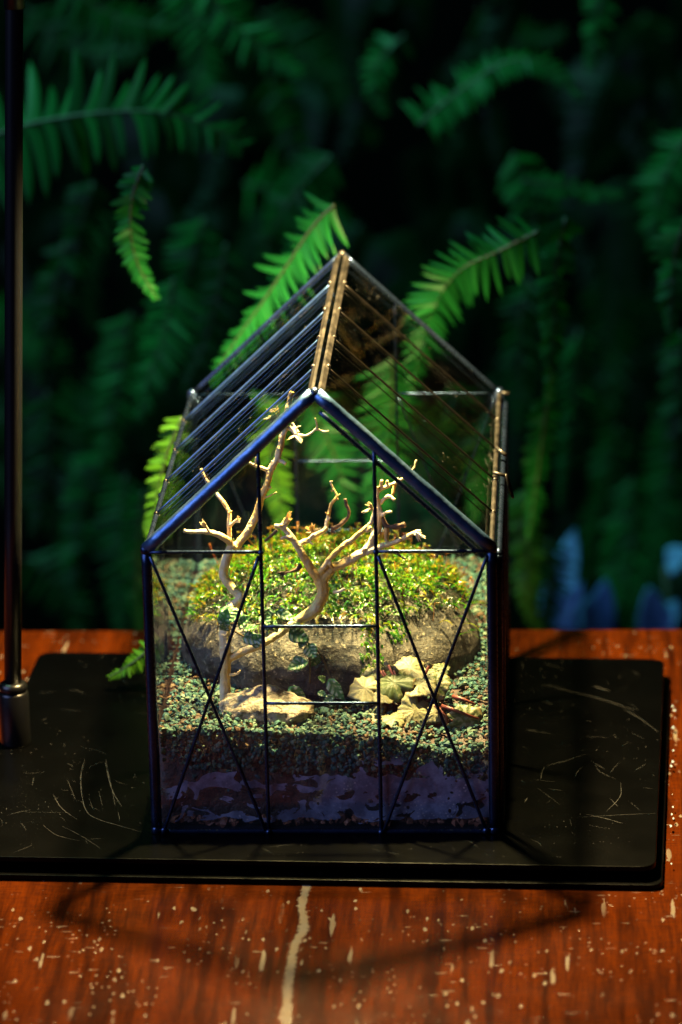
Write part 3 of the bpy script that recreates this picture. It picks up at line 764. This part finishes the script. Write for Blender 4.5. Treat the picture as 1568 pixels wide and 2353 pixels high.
tuft(zb(1400, 700), [zb(x, y) for x, y in ((1490, 745), (1460, 740), (1440, 770), (1435, 690), (1450, 720))], .056)
tuft(zb(205, 640), [zb(x, y) for x, y in ((278, 518), (255, 515), (272, 560), (284, 580))], .056)
tuft(za(330, 1310), [za(x, y) for x, y in ((278, 1272), (300, 1262), (318, 1258))], .052)
tuft(za(610, 1255), [za(x, y) for x, y in ((640, 1230), (645, 1242), (622, 1222))], .06)
tuft(zb(230, 1055), [zb(x, y) for x, y in ((160, 1050), (185, 1082), (170, 1068))], .054, 'bark')
tuft(za(1160, 470), [za(x, y) for x, y in ((1220, 525), (1200, 520), (1095, 505), (1185, 510))], .072)

# ------------------------------------------------------------------ moss
from mathutils.bvhtree import BVHTree
bvh = BVHTree.FromPolygons([v.co.copy() for v in bo.data.vertices], [tuple(p.vertices) for p in bo.data.polygons])
ms = MB()
GREEN = [(.018, .12, .002), (.036, .17, .003), (.08, .22, .003), (.006, .045, .002), (.15, .24, .003)]
SHADE = [(.012, .03, .004), (.02, .022, .005), (.008, .02, .003)]  # dark lower sprigs: shade of the gaps in the moss put into colour
GOLD = [(.22, .20, .005), (.26, .19, .006), (.17, .21, .005), (.22, .12, .006)]
def sprig(p, d, nrm, L, tn, nseg=6, leaf=.0009):
    d = d.normalized(); s = d.cross(nrm).normalized() if d.cross(nrm).length > 1e-4 else d.orthogonal().normalized()
    up = s.cross(d).normalized()
    pts = [p+d*(L*t)+up*(.30*L*math.sin(t*2.0))-Vector((0, 0, .25*L*t*t)) for t in np.linspace(0, 1, nseg+1)]
    w = .00016
    for i in range(nseg):
        a, c = pts[i], pts[i+1]
        ms.add([a-s*w, a+s*w, c+s*w*.7, c-s*w*.7], [(0, 1, 2, 3)], tn)
        t = (c-a).normalized(); lf = leaf*(1.15-.6*i/nseg)*random.uniform(.8, 1.2)
        for sg in (-1, 1):
            tip = a+t*lf*.75+s*(sg*lf*.85)+up*(lf*random.uniform(-.1, .45))
            ms.add([a, a+t*lf*.55+s*sg*lf*.12, tip, a+s*sg*lf*.45+up*lf*.1], [(0, 1, 2, 3)], tuple(v*random.uniform(.8, 1.25) for v in tn))
    a = pts[-1]; t = (pts[-1]-pts[-2]).normalized()
    ms.add([a-s*leaf*.25, a+s*leaf*.25, a+t*leaf*.8], [(0, 1, 2)], tuple(min(1, v*1.3) for v in tn))
def lip(x):
    """front edge of the moss cap"""
    return .073+.010*noise.noise((x*45, 7, 0))+max(0, x-.024)*1.0+max(0, -x-.040)*.8
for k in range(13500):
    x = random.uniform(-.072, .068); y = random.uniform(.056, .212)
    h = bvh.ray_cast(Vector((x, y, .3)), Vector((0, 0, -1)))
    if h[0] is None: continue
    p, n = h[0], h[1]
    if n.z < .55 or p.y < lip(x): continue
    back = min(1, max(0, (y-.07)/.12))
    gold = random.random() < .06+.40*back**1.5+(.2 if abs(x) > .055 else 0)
    shaded = k < 5200
    tn = tone(SHADE if shaded else GOLD if gold else GREEN, .4)
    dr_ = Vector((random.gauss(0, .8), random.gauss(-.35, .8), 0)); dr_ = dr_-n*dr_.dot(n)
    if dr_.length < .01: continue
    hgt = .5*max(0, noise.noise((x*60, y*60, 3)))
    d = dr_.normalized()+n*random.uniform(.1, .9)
    if not shaded and noise.noise((x*95, y*95, 9))+.5*noise.noise((x*230, y*230, 2)) < -.12: continue
    sprig(p+n*(random.uniform(.0, .002) if shaded else random.uniform(.001, .0040)+hgt*.018), d, n, random.uniform(.003, .0065), tn)
for k in range(92, 160):                                           # strands hanging over the rim and down the face
    if k < 70: x, y = random.uniform(-.078, -.05), random.uniform(.065, .12)
    elif k < 110: x, y = random.uniform(.05, .075), random.uniform(.09, .16)
    else: x, y = random.uniform(-.03, .03), .074
    h = bvh.ray_cast(Vector((x, y, .3)), Vector((0, 0, -1)))
    if h[0] is None: continue
    p, n = h[0]+h[1]*.002, h[1]
    out = Vector((math.copysign(1, x) if k < 110 else random.gauss(0, .5), -.8, random.uniform(-.2, .25)))
    sprig(p, out, n, random.uniform(.007, .013), tone(GOLD+GREEN, .3), 8, .0012)
for cx in (856, 838, 868, 905, 925):                           # mossy streaks running down the boulder face
    for k in range(26):
        v0 = random.random(); q = at(cx+random.gauss(0, 8), 1435+v0*(115 if cx < 880 else 45), .03)
        h = bvh.ray_cast(q, Vector(_fw))
        if h[0] is None: continue
        sprig(h[0]+h[1]*.0006, Vector((random.gauss(0, .5), -.3, -1)), h[1], random.uniform(.002, .004), tone(GREEN, .3), 4, .0009)
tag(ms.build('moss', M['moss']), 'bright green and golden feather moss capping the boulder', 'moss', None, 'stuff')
ms = MB(); cap = MB()
for k in range(170):                                           # thin stalks with tiny capsules
    x = random.uniform(-.062, .068); y = .075+.125*random.random()**.7
    h = bvh.ray_cast(Vector((x, y, .3)), Vector((0, 0, -1)))
    if h[0] is None or h[1].z < .5: continue
    p = h[0]+h[1]*.003; L = random.uniform(.006, .013); lx, ly = random.gauss(0, .25), random.gauss(0, .2)
    tn = tone([(.22, .05, .010), (.24, .10, .010), (.16, .15, .010)], .3)
    q = p+Vector((lx*L, ly*L, L)); bend = q+Vector((random.gauss(0, .0012), 0, -.0002))
    ms.tube([p, (p+q)/2+Vector((lx*.001, 0, .0004)), q, bend], [.00024, .0002, .0002, .0002], 4, False, tn)
    e = bend+(bend-q).normalized()*.0011
    ms.tube([bend, (bend+e)/2, e], [.0002, .00055, .00015], 6, True, tone([(.26, .22, .012), (.28, .14, .012), (.16, .24, .02)], .3))
tag(ms.build('moss_stalks', M['moss'], None, True), 'thin red brown moss stalks with tiny capsules standing over the boulder', 'moss stalks', None, 'stuff')

# ------------------------------------------------------------------ leaves
def leaf_mesh(name, mat, wide=.36, nx=9, ny=7, fold=.12, tip=1.0, cup=.10, ripple=.02):
    """ovate leaf, length 1 along +x, normal +z"""
    b = MB(); vs = []
    for i in range(nx):
        t = i/(nx-1); w = wide*math.sin(math.pi*min(1, t**.75))**.75*(1-.25*t*tip)+.004
        for j in range(ny):
            s = j/(ny-1)*2-1
            vs.append((t, s*w, fold*abs(s)*w/wide-.35*cup*t*t+ripple*math.sin(t*17+s*3)*abs(s)))
    fs = [(i*ny+j, (i+1)*ny+j, (i+1)*ny+j+1, i*ny+j+1) for i in range(nx-1) for j in range(ny-1)]
    k = len(vs); vs2 = [(x, y, z-.012) for x, y, z in vs]
    fs2 = [tuple(q+k for q in f[::-1]) for f in fs]
    rim = [j for j in range(ny)]+[i*ny+ny-1 for i in range(1, nx)]+[(nx-1)*ny+j for j in range(ny-2, -1, -1)]+[i*ny for i in range(nx-2, 0, -1)]
    fs3 = [(rim[i], rim[(i+1) % len(rim)], rim[(i+1) % len(rim)]+k, rim[i]+k) for i in range(len(rim))]
    b.add(vs+vs2, fs+fs2+fs3); return b.mesh(name, mat, True)
def round_leaf_mesh(name, mat, seed, lobes=9, notch=.5):
    rr = random.Random(seed); b = MB(); NA, NR = 54, 6
    vs = [(0, 0, 0)]
    for i in range(1, NR+1):
        for k in range(NA):
            a = 2*math.pi*k/NA; t = i/NR
            edge = 1-.11*abs(math.sin(a*lobes/2+.4+.5*math.sin(a*2+seed)))-.07*math.sin(a*3+seed*2.1)-.05*math.sin(a*5+seed)-notch*math.exp(-((abs(a-math.pi))/.20)**2)
            r = t*(1-(1-edge)*t**1.5)
            z = -.20*t*t+.025*t*math.sin(a*lobes+seed)+.13*t*t*math.sin(a*2+seed*2)+.07*t*math.sin(a*3+seed*5)
            vs.append((r*math.cos(a), r*math.sin(a)*.95, z))
    fs = [(0, 1+k, 1+(k+1) % NA) for k in range(NA)]
    for i in range(NR-1):
        for k in range(NA): k2 = (k+1) % NA; fs.append((1+i*NA+k, 1+(i+1)*NA+k, 1+(i+1)*NA+k2, 1+i*NA+k2))
    n0 = len(vs); vs2 = [(x, y, z-.03) for x, y, z in vs]; fs2 = [tuple(q+n0 for q in f[::-1]) for f in fs]
    o = 1+(NR-1)*NA; fs3 = [(o+k, o+k+n0, o+(k+1) % NA+n0, o+(k+1) % NA) for k in range(NA)]
    b.add(vs+vs2, fs+fs2+fs3); return b.mesh(name, mat, True)
def frame_from(p, xdir, nrm, sx, sy=None, sz=None):
    xd = Vector(xdir).normalized(); n = Vector(nrm); n = (n-xd*n.dot(xd)).normalized(); yd = n.cross(xd)
    mm = Matrix.Identity(4); sy = sy or sx; sz = sz or sx
    for i in range(3): mm[i][0] = xd[i]*sx; mm[i][1] = yd[i]*sy; mm[i][2] = n[i]*sz; mm[i][3] = p[i]
    return mm
RT, UP, FW = Vector(_rt), Vector(_up), Vector(_fw)
vine = thing('creeping_vine', tuple(at(600, 1432, .056)), 'creeping vine with small variegated green leaves hanging over the boulder front', 'vine')
vmesh = [leaf_mesh('leaf', M['vine'], w, fold=f) for w, f in ((.34, .10), (.42, .14), (.30, .06))]
def vstem(pts, r=.0005):
    P = smooth_path([(*at(x, y, d), r) for x, y, d in pts], 5); b = MB(); b.tube([p[:3] for p in P], r, 6); b.build('stem', M['vine_stem'], vine, True)
vstem([(500, 1440, .046), (540, 1432, .042), (580, 1436, .043), (625, 1428, .046), (668, 1438, .047), (700, 1470, .049), (712, 1520, .046), (712, 1570, .044)])
vstem([(530, 1445, .04), (560, 1462, .04), (590, 1470, .041)]); vstem([(690, 1465, .05), (735, 1500, .05), (760, 1560, .046), (775, 1600, .042)])
# base pixel, tip pixel, depth, tilt of the blade
LV = [((505, 1400), (548, 1406), .044, .5), ((512, 1442), (522, 1402), .040, .1), ((555, 1400), (530, 1428), .038, .2), ((520, 1450), (513, 1430), .040, 0),
      ((548, 1440), (573, 1418), .040, .3), ((560, 1446), (590, 1440), .040, .6), ((602, 1412), (618, 1436), .043, .3), ((618, 1395), (612, 1428), .043, .1), ((634, 1404), (676, 1424), .045, .5),
      ((622, 1430), (602, 1448), .042, .3), ((640, 1448), (622, 1430), .044, .2), ((655, 1440), (630, 1432), .043, .4), ((558, 1462), (602, 1474), .040, -.2), ((575, 1478), (604, 1462), .039, -.3),
      ((690, 1432), (666, 1452), .047, .1), ((664, 1452), (708, 1470), .048, 0), ((700, 1466), (690, 1488), .048, .1), ((708, 1480), (724, 1512), .047, -.2),
      ((700, 1520), (664, 1536), .044, .2), ((672, 1530), (706, 1522), .045, .1), ((664, 1578), (704, 1618), .042, -.1), ((700, 1618), (676, 1636), .042, 0),
      ((755, 1560), (788, 1606), .043, -.3), ((750, 1566), (732, 1556), .045, .2), ((768, 1598), (745, 1614), .042, .1), ((730, 1590), (752, 1600), .044, .3), ((598, 1386), (580, 1372), .05, .6), ((545, 1352), (560, 1340), .055, .6), ((728, 1500), (716, 1530), .05, 0)]
for (bx, by), (tx, ty), d, tl in LV:
    p, q = at(bx, by, d), at(tx, ty, d-.002-random.random()*.003)
    nn = -FW*(1-.5*abs(tl))+UP*(tl+random.uniform(.0, .35))+RT*random.uniform(-.45, .45)
    L = (q-p).length*1.08
    link('leaf', random.choice(vmesh), vine, frame_from(p, q-p, nn, L, L*random.uniform(.95, 1.25)))
begonia = thing('begonia', tuple(at(930, 1640, .035)), 'small plant with pale scalloped round leaves and red stems in front right corner', 'plant')
bmesh_ = [round_leaf_mesh('leaf', M['begonia'], s, l) for s, l in ((1, 13), (2, 11), (3, 14))]
# centre pixel, radius px, depth, pitch of the blade (0 = faces the camera, 1 = lies flat)
BL = [((942, 1535), 42, .050, .62), ((905, 1568), 50, .040, .66), ((838, 1582), 40, .039, .55), ((962, 1572), 42, .040, .85), ((1002, 1572), 38, .041, .35), ((990, 1548), 28, .048, .8),
      ((955, 1632), 46, .030, .35), ((1068, 1660), 46, .026, -.05), ((1000, 1640), 24, .030, .3), ((860, 1548), 26, .048, .8), ((882, 1600), 26, .034, .9), ((868, 1640), 36, .030, .80), ((1015, 1535), 22, .052, .7), ((905, 1650), 30, .024, .9), ((845, 1545), 22, .050, .5)]
hub = at(945, 1640, .045)
for (cx, cy), r, d, fl in BL:
    p = at(cx, cy, d); nn = -FW*(1-fl)+Vector((0, -.25, 1))*fl+RT*random.uniform(-.25, .25)
    out = (p-hub); out = out-nn.normalized()*out.dot(nn.normalized())
    if out.length < 1e-4: out = RT.copy()
    S = r*PX
    lf = link('leaf', random.choice(bmesh_), begonia, frame_from(p, out, nn, S))
    b = MB(); mid = (p+hub)/2+Vector((random.gauss(0, .002), .002, -.001)); b.tube([hub, mid, p-nn.normalized()*.0006], [.0009, .0008, .0006], 7); b.build('stem', M['red_stem'], begonia, True)
for pts in ([(1040, 1600), (1062, 1606), (1092, 1618)], [(1015, 1622), (1040, 1630), (1100, 1652)], [(1000, 1620), (1025, 1645), (1035, 1690)], [(1008, 1635), (1030, 1660), (1036, 1700)]):
    P = [at(x, y, .03-.002*i) for i, (x, y) in enumerate(pts)]; b = MB(); b.tube(P, [.0011, .0010, .0006], 8); b.build('stem', M['red_stem'], begonia, True)
for (cx, cy), rr in (((868, 1533), 11), ((893, 1528), 13), ((905, 1540), 12), ((880, 1540), 9), ((985, 1530), 10)):   # red curled young leaves
    p = at(cx, cy, .046); link('leaf', bmesh_[1], begonia, frame_from(p, RT+UP*random.uniform(-1, 1), -FW+UP*random.uniform(-.5, 1)+RT*random.uniform(-1, 1), rr*PX))
    b = MB(); b.tube([hub, p], [.0009, .0007], 7); b.build('stem', M['red_stem'], begonia, True)

# ================================================================== ferns behind
def leaflet_mesh(mat, asp=.16, curve=.10):
    b = MB(); vs = []; nx = 7
    for i in range(nx):
        t = i/(nx-1); w = asp*(1-t**3.2)**.6*(.80+.35*math.exp(-t*7)); bend = curve*t*t; z = -.10*t*t
        vs += [(t, bend-w, z-.02), (t, bend, z), (t, bend+w, z-.02)]
    fs = []
    for i in range(nx-1):
        for j in range(2): fs.append((3*i+j, 3*i+3+j, 3*i+4+j, 3*i+1+j))
    b.add(vs, fs); return b
lf_mb = {1: leaflet_mesh(None, .105, .14), -1: leaflet_mesh(None, .105, -.14)}
lf_fat = {1: leaflet_mesh(None, .20, .10), -1: leaflet_mesh(None, .20, -.10)}
LM = {}
def lmesh(mat, sg, fat):
    k = (mat, sg, fat)
    if k not in LM: LM[k] = (lf_fat if fat else lf_mb)[sg].mesh('leaflet', M[mat], True)
    return LM[k]
def frond(pix, depth, plen, label, mat='fern', split=True, space=.30, face=(0, .35), fat=False, dd=0, group='fern fronds behind the table'):
    n = len(pix)
    if depth > .25: depth *= 1.02 if depth < .43 and plen in (100, 95, 52) else 1.2 if depth < .5 and plen != 165 else 1.45
    P = smooth_path([(*at(x, y, depth+dd*i/(n-1)), 0) for i, (x, y) in enumerate(pix)], 10)
    P = [Vector(p[:3]) for p in P]
    root = thing('fern_frond', tuple(P[0]), label, 'fern frond', group)
    sc = (depth+1.92)/1.95*PX                                  # metres for a photo pixel at that distance
    L0 = plen*sc; tot = sum((P[i+1]-P[i]).length for i in range(len(P)-1))
    b = MB(); b.tube(P, [max(.0004, .0013*(1-.75*i/len(P))) for i in range(len(P))], 6); b.build('stalk', M['rachis'], root, True)
    joined = MB()
    s = 0; acc = 0; step = None; i = 0; pos = L0*.15
    while pos < tot*.995:
        while i < len(P)-2 and acc+(P[i+1]-P[i]).length < pos: acc += (P[i+1]-P[i]).length; i += 1
        seg = P[i+1]-P[i]; t = seg.normalized(); p = P[i]+t*(pos-acc)
        u = pos/tot
        Lc = L0*(1-.80*u**2.2)*random.uniform(.78, 1.1)
        nrm = (-FW*1.0+UP*face[1]+RT*face[0]+Vector((random.gauss(0, .22), random.gauss(0, .22), random.gauss(0, .22)))).normalized()
        sd = t.cross(nrm).normalized()
        for sg in (1, -1):
            dirn = sd*sg+t*(.22+.5*u*u)+Vector((0, 0, -.30))+nrm*random.uniform(-.25, .15)
            if random.random() < .04: continue
            mm = frame_from(p, dirn, nrm+sd*sg*random.uniform(-.35, .55), Lc, Lc, Lc)
            if split: link('leaflet', lmesh(mat, -sg, fat), root, mm)
            else:
                src = (lf_fat if fat else lf_mb)[-sg]
                joined.add([mm @ Vector(v) for v in src.v], src.f)
        pos += max(Lc*space*(1.25 if fat else .82), L0*.06)
    if not split:
        o = joined.build('leaflets', M[mat], root, True); tag(o, None, None, None, 'stuff')
    return root
frond([(-90, 345), (40, 292), (200, 262), (350, 256), (470, 285), (560, 335)], .42, 165, 'large arching dark green fern frond beside the post, upper left', 'fern', True, .27, (0, .1))
frond([(330, 380), (305, 450), (300, 530), (318, 610), (362, 688)], .36, 52, 'small green fern tip hanging below the large arching frond', 'fern', True, .26, (.1, .2), True)
frond([(770, 470), (720, 520), (660, 610), (600, 700), (540, 785), (480, 880)], .38, 100, 'green fern frond slanting down behind the left roof slope', 'fern', True, .20, (-.9, .5))
frond([(960, 290), (1060, 205), (1170, 140), (1260, 150), (1340, 225)], .55, 66, 'bluish arching fern frond near the top right', 'fern', True, .22, (0, .7))
frond([(1200, 415), (1290, 425), (1360, 440), (1430, 445)], .55, 46, 'short horizontal fern frond at mid right above the hanging one', 'fern', True, .22, (0, .5), True)
frond([(1300, 500), (1280, 600), (1275, 720), (1268, 840), (1262, 930)], .45, 58, 'broad hanging fern frond right of the terrarium roof', 'fern', True, .20, (.5, .2), True)
frond([(1262, 900), (1245, 1020), (1232, 1120), (1215, 1240)], .47, 52, 'dim fern frond hanging beside the right wall of the terrarium', 'fern', True, .24, (.5, .2))
frond([(1240, 530), (1140, 580), (1060, 620), (1005, 690), (970, 790), (950, 900)], .42, 95, 'curved fern frond arching behind the right roof slope', 'fern', True, .20, (.6, .5))
frond([(1585, 480), (1552, 580), (1545, 680), (1540, 765)], .45, 62, 'fern frond cut off by the right edge at mid height', 'fern', True, .24, (0, .2), True)
frond([(150, 560), (125, 680), (115, 780), (88, 890)], .6, 62, 'dim fern frond hanging right of the post', 'fern_shaded', True, .27, (.1, .2), True)
frond([(470, 500), (435, 620), (410, 740), (365, 885)], .62, 74, 'soft fern frond hanging between post and terrarium', 'fern', True, .25, (.3, .2))
frond([(420, 960), (385, 1040), (365, 1120), (352, 1200), (350, 1290)], .27, 46, 'bright yellow green fern tip touching the left eave of the terrarium', 'fern_young', True, .27, (0, .2), True)
frond([(372, 1468), (335, 1500), (295, 1530), (250, 1556)], .20, 40, 'small yellow green fern tip lying over the left back of the plate', 'fern_young', True, .26, (0, .5), True)
frond([(290, 1090), (278, 1200), (275, 1310), (272, 1460)], .62, 84, 'blurred fern frond low between post and terrarium', 'fern', True, .30, (-.2, .2))
frond([(1420, 980), (1395, 1120), (1365, 1270), (1330, 1460)], .95, 60, 'blurred long fern frond hanging low right of the terrarium', 'fern', True, .25, (.4, .1))
frond([(1560, 860), (1535, 1020), (1510, 1200), (1450, 1460)], .95, 66, 'blurred long fern frond hanging near the right edge', 'fern', True, .25, (-.3, .1))
frond([(1205, 1130), (1215, 1260), (1210, 1360), (1240, 1460)], .55, 58, 'yellowish fern frond low against the right wall of the terrarium', 'fern_young', True, .27, (0, .2), True)
frond([(470, -30), (530, 40), (600, 110), (700, 170)], .6, 78, 'fern frond entering at the top left of centre', 'fern', True, .25, (0, .4))
frond([(930, 80), (880, 130), (860, 190), (885, 260)], .7, 56, 'dim curled fern frond at the top centre', 'fern', True, .28, (0, .3), True)
frond([(1400, -60), (1372, 40), (1368, 110), (1352, 160)], .7, 54, 'fern frond hanging in at the top right', 'fern', True, .27, (.1, .3), True)
frond([(620, 180), (660, 250), (680, 330), (700, 400)], .8, 60, 'dim fern frond in the upper middle', 'fern_shaded', True, .3, (.1, .3), True)
frond([(700, 900), (740, 980), (780, 1080), (800, 1200)], .40, 80, 'fern frond seen through the front gable of the terrarium', 'fern', True, .27, (0, .2))
frond([(640, 920), (620, 1010), (640, 1120), (650, 1230)], .36, 60, 'yellowish fern frond behind the terrarium, seen between the branches', 'fern_young', True, .3, (0, .2), True)
frond([(900, 820), (900, 950), (880, 1080), (860, 1210)], .38, 90, 'fern frond seen through the right roof slope', 'fern', True, .27, (.2, .2))
frond([(1030, 880), (1080, 980), (1100, 1090), (1090, 1200)], .44, 70, 'dark fern frond behind the right eave', 'fern', True, .28, (.2, .2))
# darker fronds deeper in the garden
DK = [('left edge beside the post', [(-40, 700), (60, 760), (130, 860), (160, 960)]), ('left, low behind the post', [(-30, 1080), (60, 1120), (130, 1200), (150, 1300)]),
      ('left, crossing behind the post', [(-60, 960), (40, 960), (160, 1000), (260, 1080)]), ('between post and roof, long and thin', [(340, 740), (260, 860), (180, 1010), (90, 1190)]),
      ('upper left corner', [(60, 20), (130, 90), (220, 120), (330, 110)]), ('top centre, slanting right', [(600, 30), (700, 120), (800, 220), (860, 330)]),
      ('centre, above the ridge', [(560, 420), (640, 440), (720, 470), (800, 520)]), ('upper right corner', [(1480, 30), (1500, 160), (1530, 280), (1560, 380)]),
      ('right, under the short horizontal frond', [(1420, 470), (1450, 560), (1440, 660), (1400, 740)]), ('right edge, mid height', [(1600, 380), (1550, 400), (1500, 440), (1460, 480)]),
      ('right, beside the broad hanging frond', [(1380, 640), (1400, 760), (1400, 880), (1380, 990)]), ('low right corner', [(1580, 1150), (1560, 1250), (1540, 1350), (1545, 1440)]),
      ('low right, between the long fronds', [(1450, 1100), (1460, 1220), (1440, 1330), (1400, 1450)]), ('behind the left roof slope', [(560, 640), (580, 760), (560, 880), (520, 990)]),
      ('behind the front gable, low', [(760, 1000), (730, 1090), (700, 1180), (680, 1260)]), ('behind the right gable bar', [(980, 950), (960, 1050), (930, 1150), (900, 1230)]),
      ('left, high beside the large frond', [(430, 180), (520, 210), (600, 270), (660, 350)]), ('low left, above the table edge', [(60, 1280), (130, 1340), (170, 1400), (180, 1470)]),
      ('mid left, between small tip and post', [(240, 480), (200, 560), (190, 660), (220, 760)]), ('top right of centre', [(1100, 20), (1150, 70), (1230, 90), (1300, 70)])]
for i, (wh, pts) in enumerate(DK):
    frond(pts, random.uniform(.75, 1.25), random.uniform(60, 95), 'dark blurred fern frond: '+wh, 'fern_shaded' if i % 3 else 'fern', False, .3, (random.uniform(-.4, .4), .25))
# more drooping fronds, soft and dim
MORE = [('left of the small hanging tip', [(215, 420), (190, 500), (170, 600), (160, 700)], .6), ('below the small hanging tip, long', [(300, 720), (285, 830), (262, 950), (230, 1080)], .65),
        ('beside the post, at eave height', [(110, 900), (120, 1000), (105, 1110), (80, 1230)], .6), ('between post and terrarium, at wall height', [(235, 1040), (200, 1130), (180, 1240), (170, 1370)], .7),
        ('left of the roof, under the slanting one', [(520, 560), (500, 680), (470, 790), (420, 900)], .55), ('left of the roof, nearer the eave', [(400, 640), (380, 760), (345, 860), (320, 960)], .5),
        ('upper middle, pointing down left', [(760, 360), (700, 420), (640, 500), (600, 600)], .6), ('just left of the ridge end', [(700, 500), (690, 580), (660, 660), (630, 740)], .62),
        ('right of the ridge, tall and thin', [(1000, 640), (980, 740), (975, 850), (985, 960)], .7), ('right, above the broad hanging frond', [(1180, 350), (1215, 420), (1230, 500), (1225, 590)], .6),
        ('right, left of the broad hanging frond', [(1215, 640), (1195, 760), (1200, 880), (1190, 1000)], .62), ('right of the eave, hanging straight', [(1330, 760), (1325, 900), (1310, 1040), (1290, 1180)], .7),
        ('far right, hanging below the edge one', [(1570, 760), (1560, 880), (1555, 1000), (1545, 1120)], .6), ('far right, upper', [(1590, 300), (1540, 380), (1510, 470), (1500, 570)], .6),
        ('low right, just over the table edge', [(1260, 1240), (1270, 1320), (1260, 1400), (1250, 1480)], .6), ('low right, beside the blue patches', [(1430, 1180), (1425, 1280), (1410, 1380), (1380, 1480)], .8),
        ('top left, above the large frond', [(150, -40), (230, 20), (320, 50), (420, 60)], .65), ('top centre left, hanging in', [(420, -60), (450, 40), (470, 130), (460, 220)], .75),
        ('behind the glass, left of the branches', [(560, 960), (540, 1050), (520, 1140), (480, 1240)], .55), ('behind the glass, right of the branches', [(1000, 1000), (1010, 1080), (1000, 1170), (980, 1250)], .6),
        ('low left, right beside the terrarium', [(330, 1130), (320, 1230), (315, 1330), (320, 1450)], .5)]
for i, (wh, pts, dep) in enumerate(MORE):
    frond(pts, dep, random.uniform(58, 84), 'dim drooping fern frond: '+wh, 'fern' if i % 2 else 'fern_shaded', False, .24, (random.uniform(-.5, .5), random.uniform(.1, .5)), i % 3 == 0)
# the dense mass of foliage further back, too soft to count
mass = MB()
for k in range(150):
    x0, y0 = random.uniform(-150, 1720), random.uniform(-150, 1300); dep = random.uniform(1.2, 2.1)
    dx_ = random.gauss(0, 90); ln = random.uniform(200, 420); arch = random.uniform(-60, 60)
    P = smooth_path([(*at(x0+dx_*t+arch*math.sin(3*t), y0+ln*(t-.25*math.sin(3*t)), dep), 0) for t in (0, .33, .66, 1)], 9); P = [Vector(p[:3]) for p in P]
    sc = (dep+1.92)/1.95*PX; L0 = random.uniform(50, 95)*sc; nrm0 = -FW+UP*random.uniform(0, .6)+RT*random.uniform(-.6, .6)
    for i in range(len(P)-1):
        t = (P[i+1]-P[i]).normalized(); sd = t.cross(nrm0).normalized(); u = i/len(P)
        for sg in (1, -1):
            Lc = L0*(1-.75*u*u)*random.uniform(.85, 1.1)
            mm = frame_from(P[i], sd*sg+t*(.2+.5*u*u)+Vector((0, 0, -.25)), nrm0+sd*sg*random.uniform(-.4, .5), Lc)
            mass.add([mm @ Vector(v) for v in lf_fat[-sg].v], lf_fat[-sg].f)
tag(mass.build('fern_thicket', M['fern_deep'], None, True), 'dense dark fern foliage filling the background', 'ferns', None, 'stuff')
sc_ = MB()
for k in range(150):                                           # faint scuffs all over the base plate
    x, y = random.uniform(-.175, .165), random.uniform(-.03, .245)
    if -.09 < x < .095 and y > .0: continue
    a = random.choice((random.gauss(.3, .3), random.gauss(-.9, .4), random.uniform(0, 3.1))); ln = random.uniform(.002, .016); w = random.uniform(.00004, .00011); cv = random.gauss(0, .25)
    vs = []
    for i in range(7):
        t = i/6; aa = a+cv*t; px_, py_ = x+math.cos(aa)*ln*t, y+math.sin(aa)*ln*t; ww = w*math.sin(math.pi*(t*.9+.05))
        vs += [(px_-math.sin(aa)*ww, py_+math.cos(aa)*ww, .00009), (px_+math.sin(aa)*ww, py_-math.cos(aa)*ww, .00009)]
    sc_.add(vs, [(2*i, 2*i+1, 2*i+3, 2*i+2) for i in range(6)])
tag(sc_.build('scuffs', M['scratch'], stand), None, None, None, 'stuff')
bl = leaf_mesh('blade', M['blue_patch_leaf'], .30, fold=.05)  # made-up leaves standing in for the blurred blue patches
for lab, leaves in (('blurred pale blue patch built as made-up leaves behind the low right ferns, nearest the terrarium', [((1285, 1440), (1312, 1240), 1.0), ((1270, 1450), (1275, 1330), .95), ((1290, 1450), (1330, 1350), 1.0)]),
        ('blurred pale blue patch built as made-up leaves over the table edge, between the long ferns', [((1372, 1480), (1390, 1350), 1.0), ((1372, 1480), (1350, 1385), .98), ((1372, 1480), (1405, 1400), 1.02)]),
        ('blurred pale blue patch built as made-up leaves in the low right corner', [((1520, 1480), (1495, 1365), 1.0), ((1520, 1480), (1550, 1390), 1.0), ((1530, 1300), (1575, 1270), 1.0)])):
    th = thing('blue_patch', tuple(at(*leaves[0][0], leaves[0][2])), lab, 'plant', 'blue patches of made-up leaves beyond the table')
    for (a0, a1), (b0, b1), d in leaves:
        p, q = at(a0, a1, d), at(b0, b1, d-.03); L = (q-p).length
        link('blade', bl, th, frame_from(p, q-p, -FW+UP*random.uniform(.1, .5)-RT*random.uniform(.1, .8), L*1.1, L*random.uniform(.7, 1.0)))
        b = MB(); b.tube([p, p+Vector((.01, .03, -.12))], [.003, .004], 8); b.build('stalk', M['rachis'], th, True)
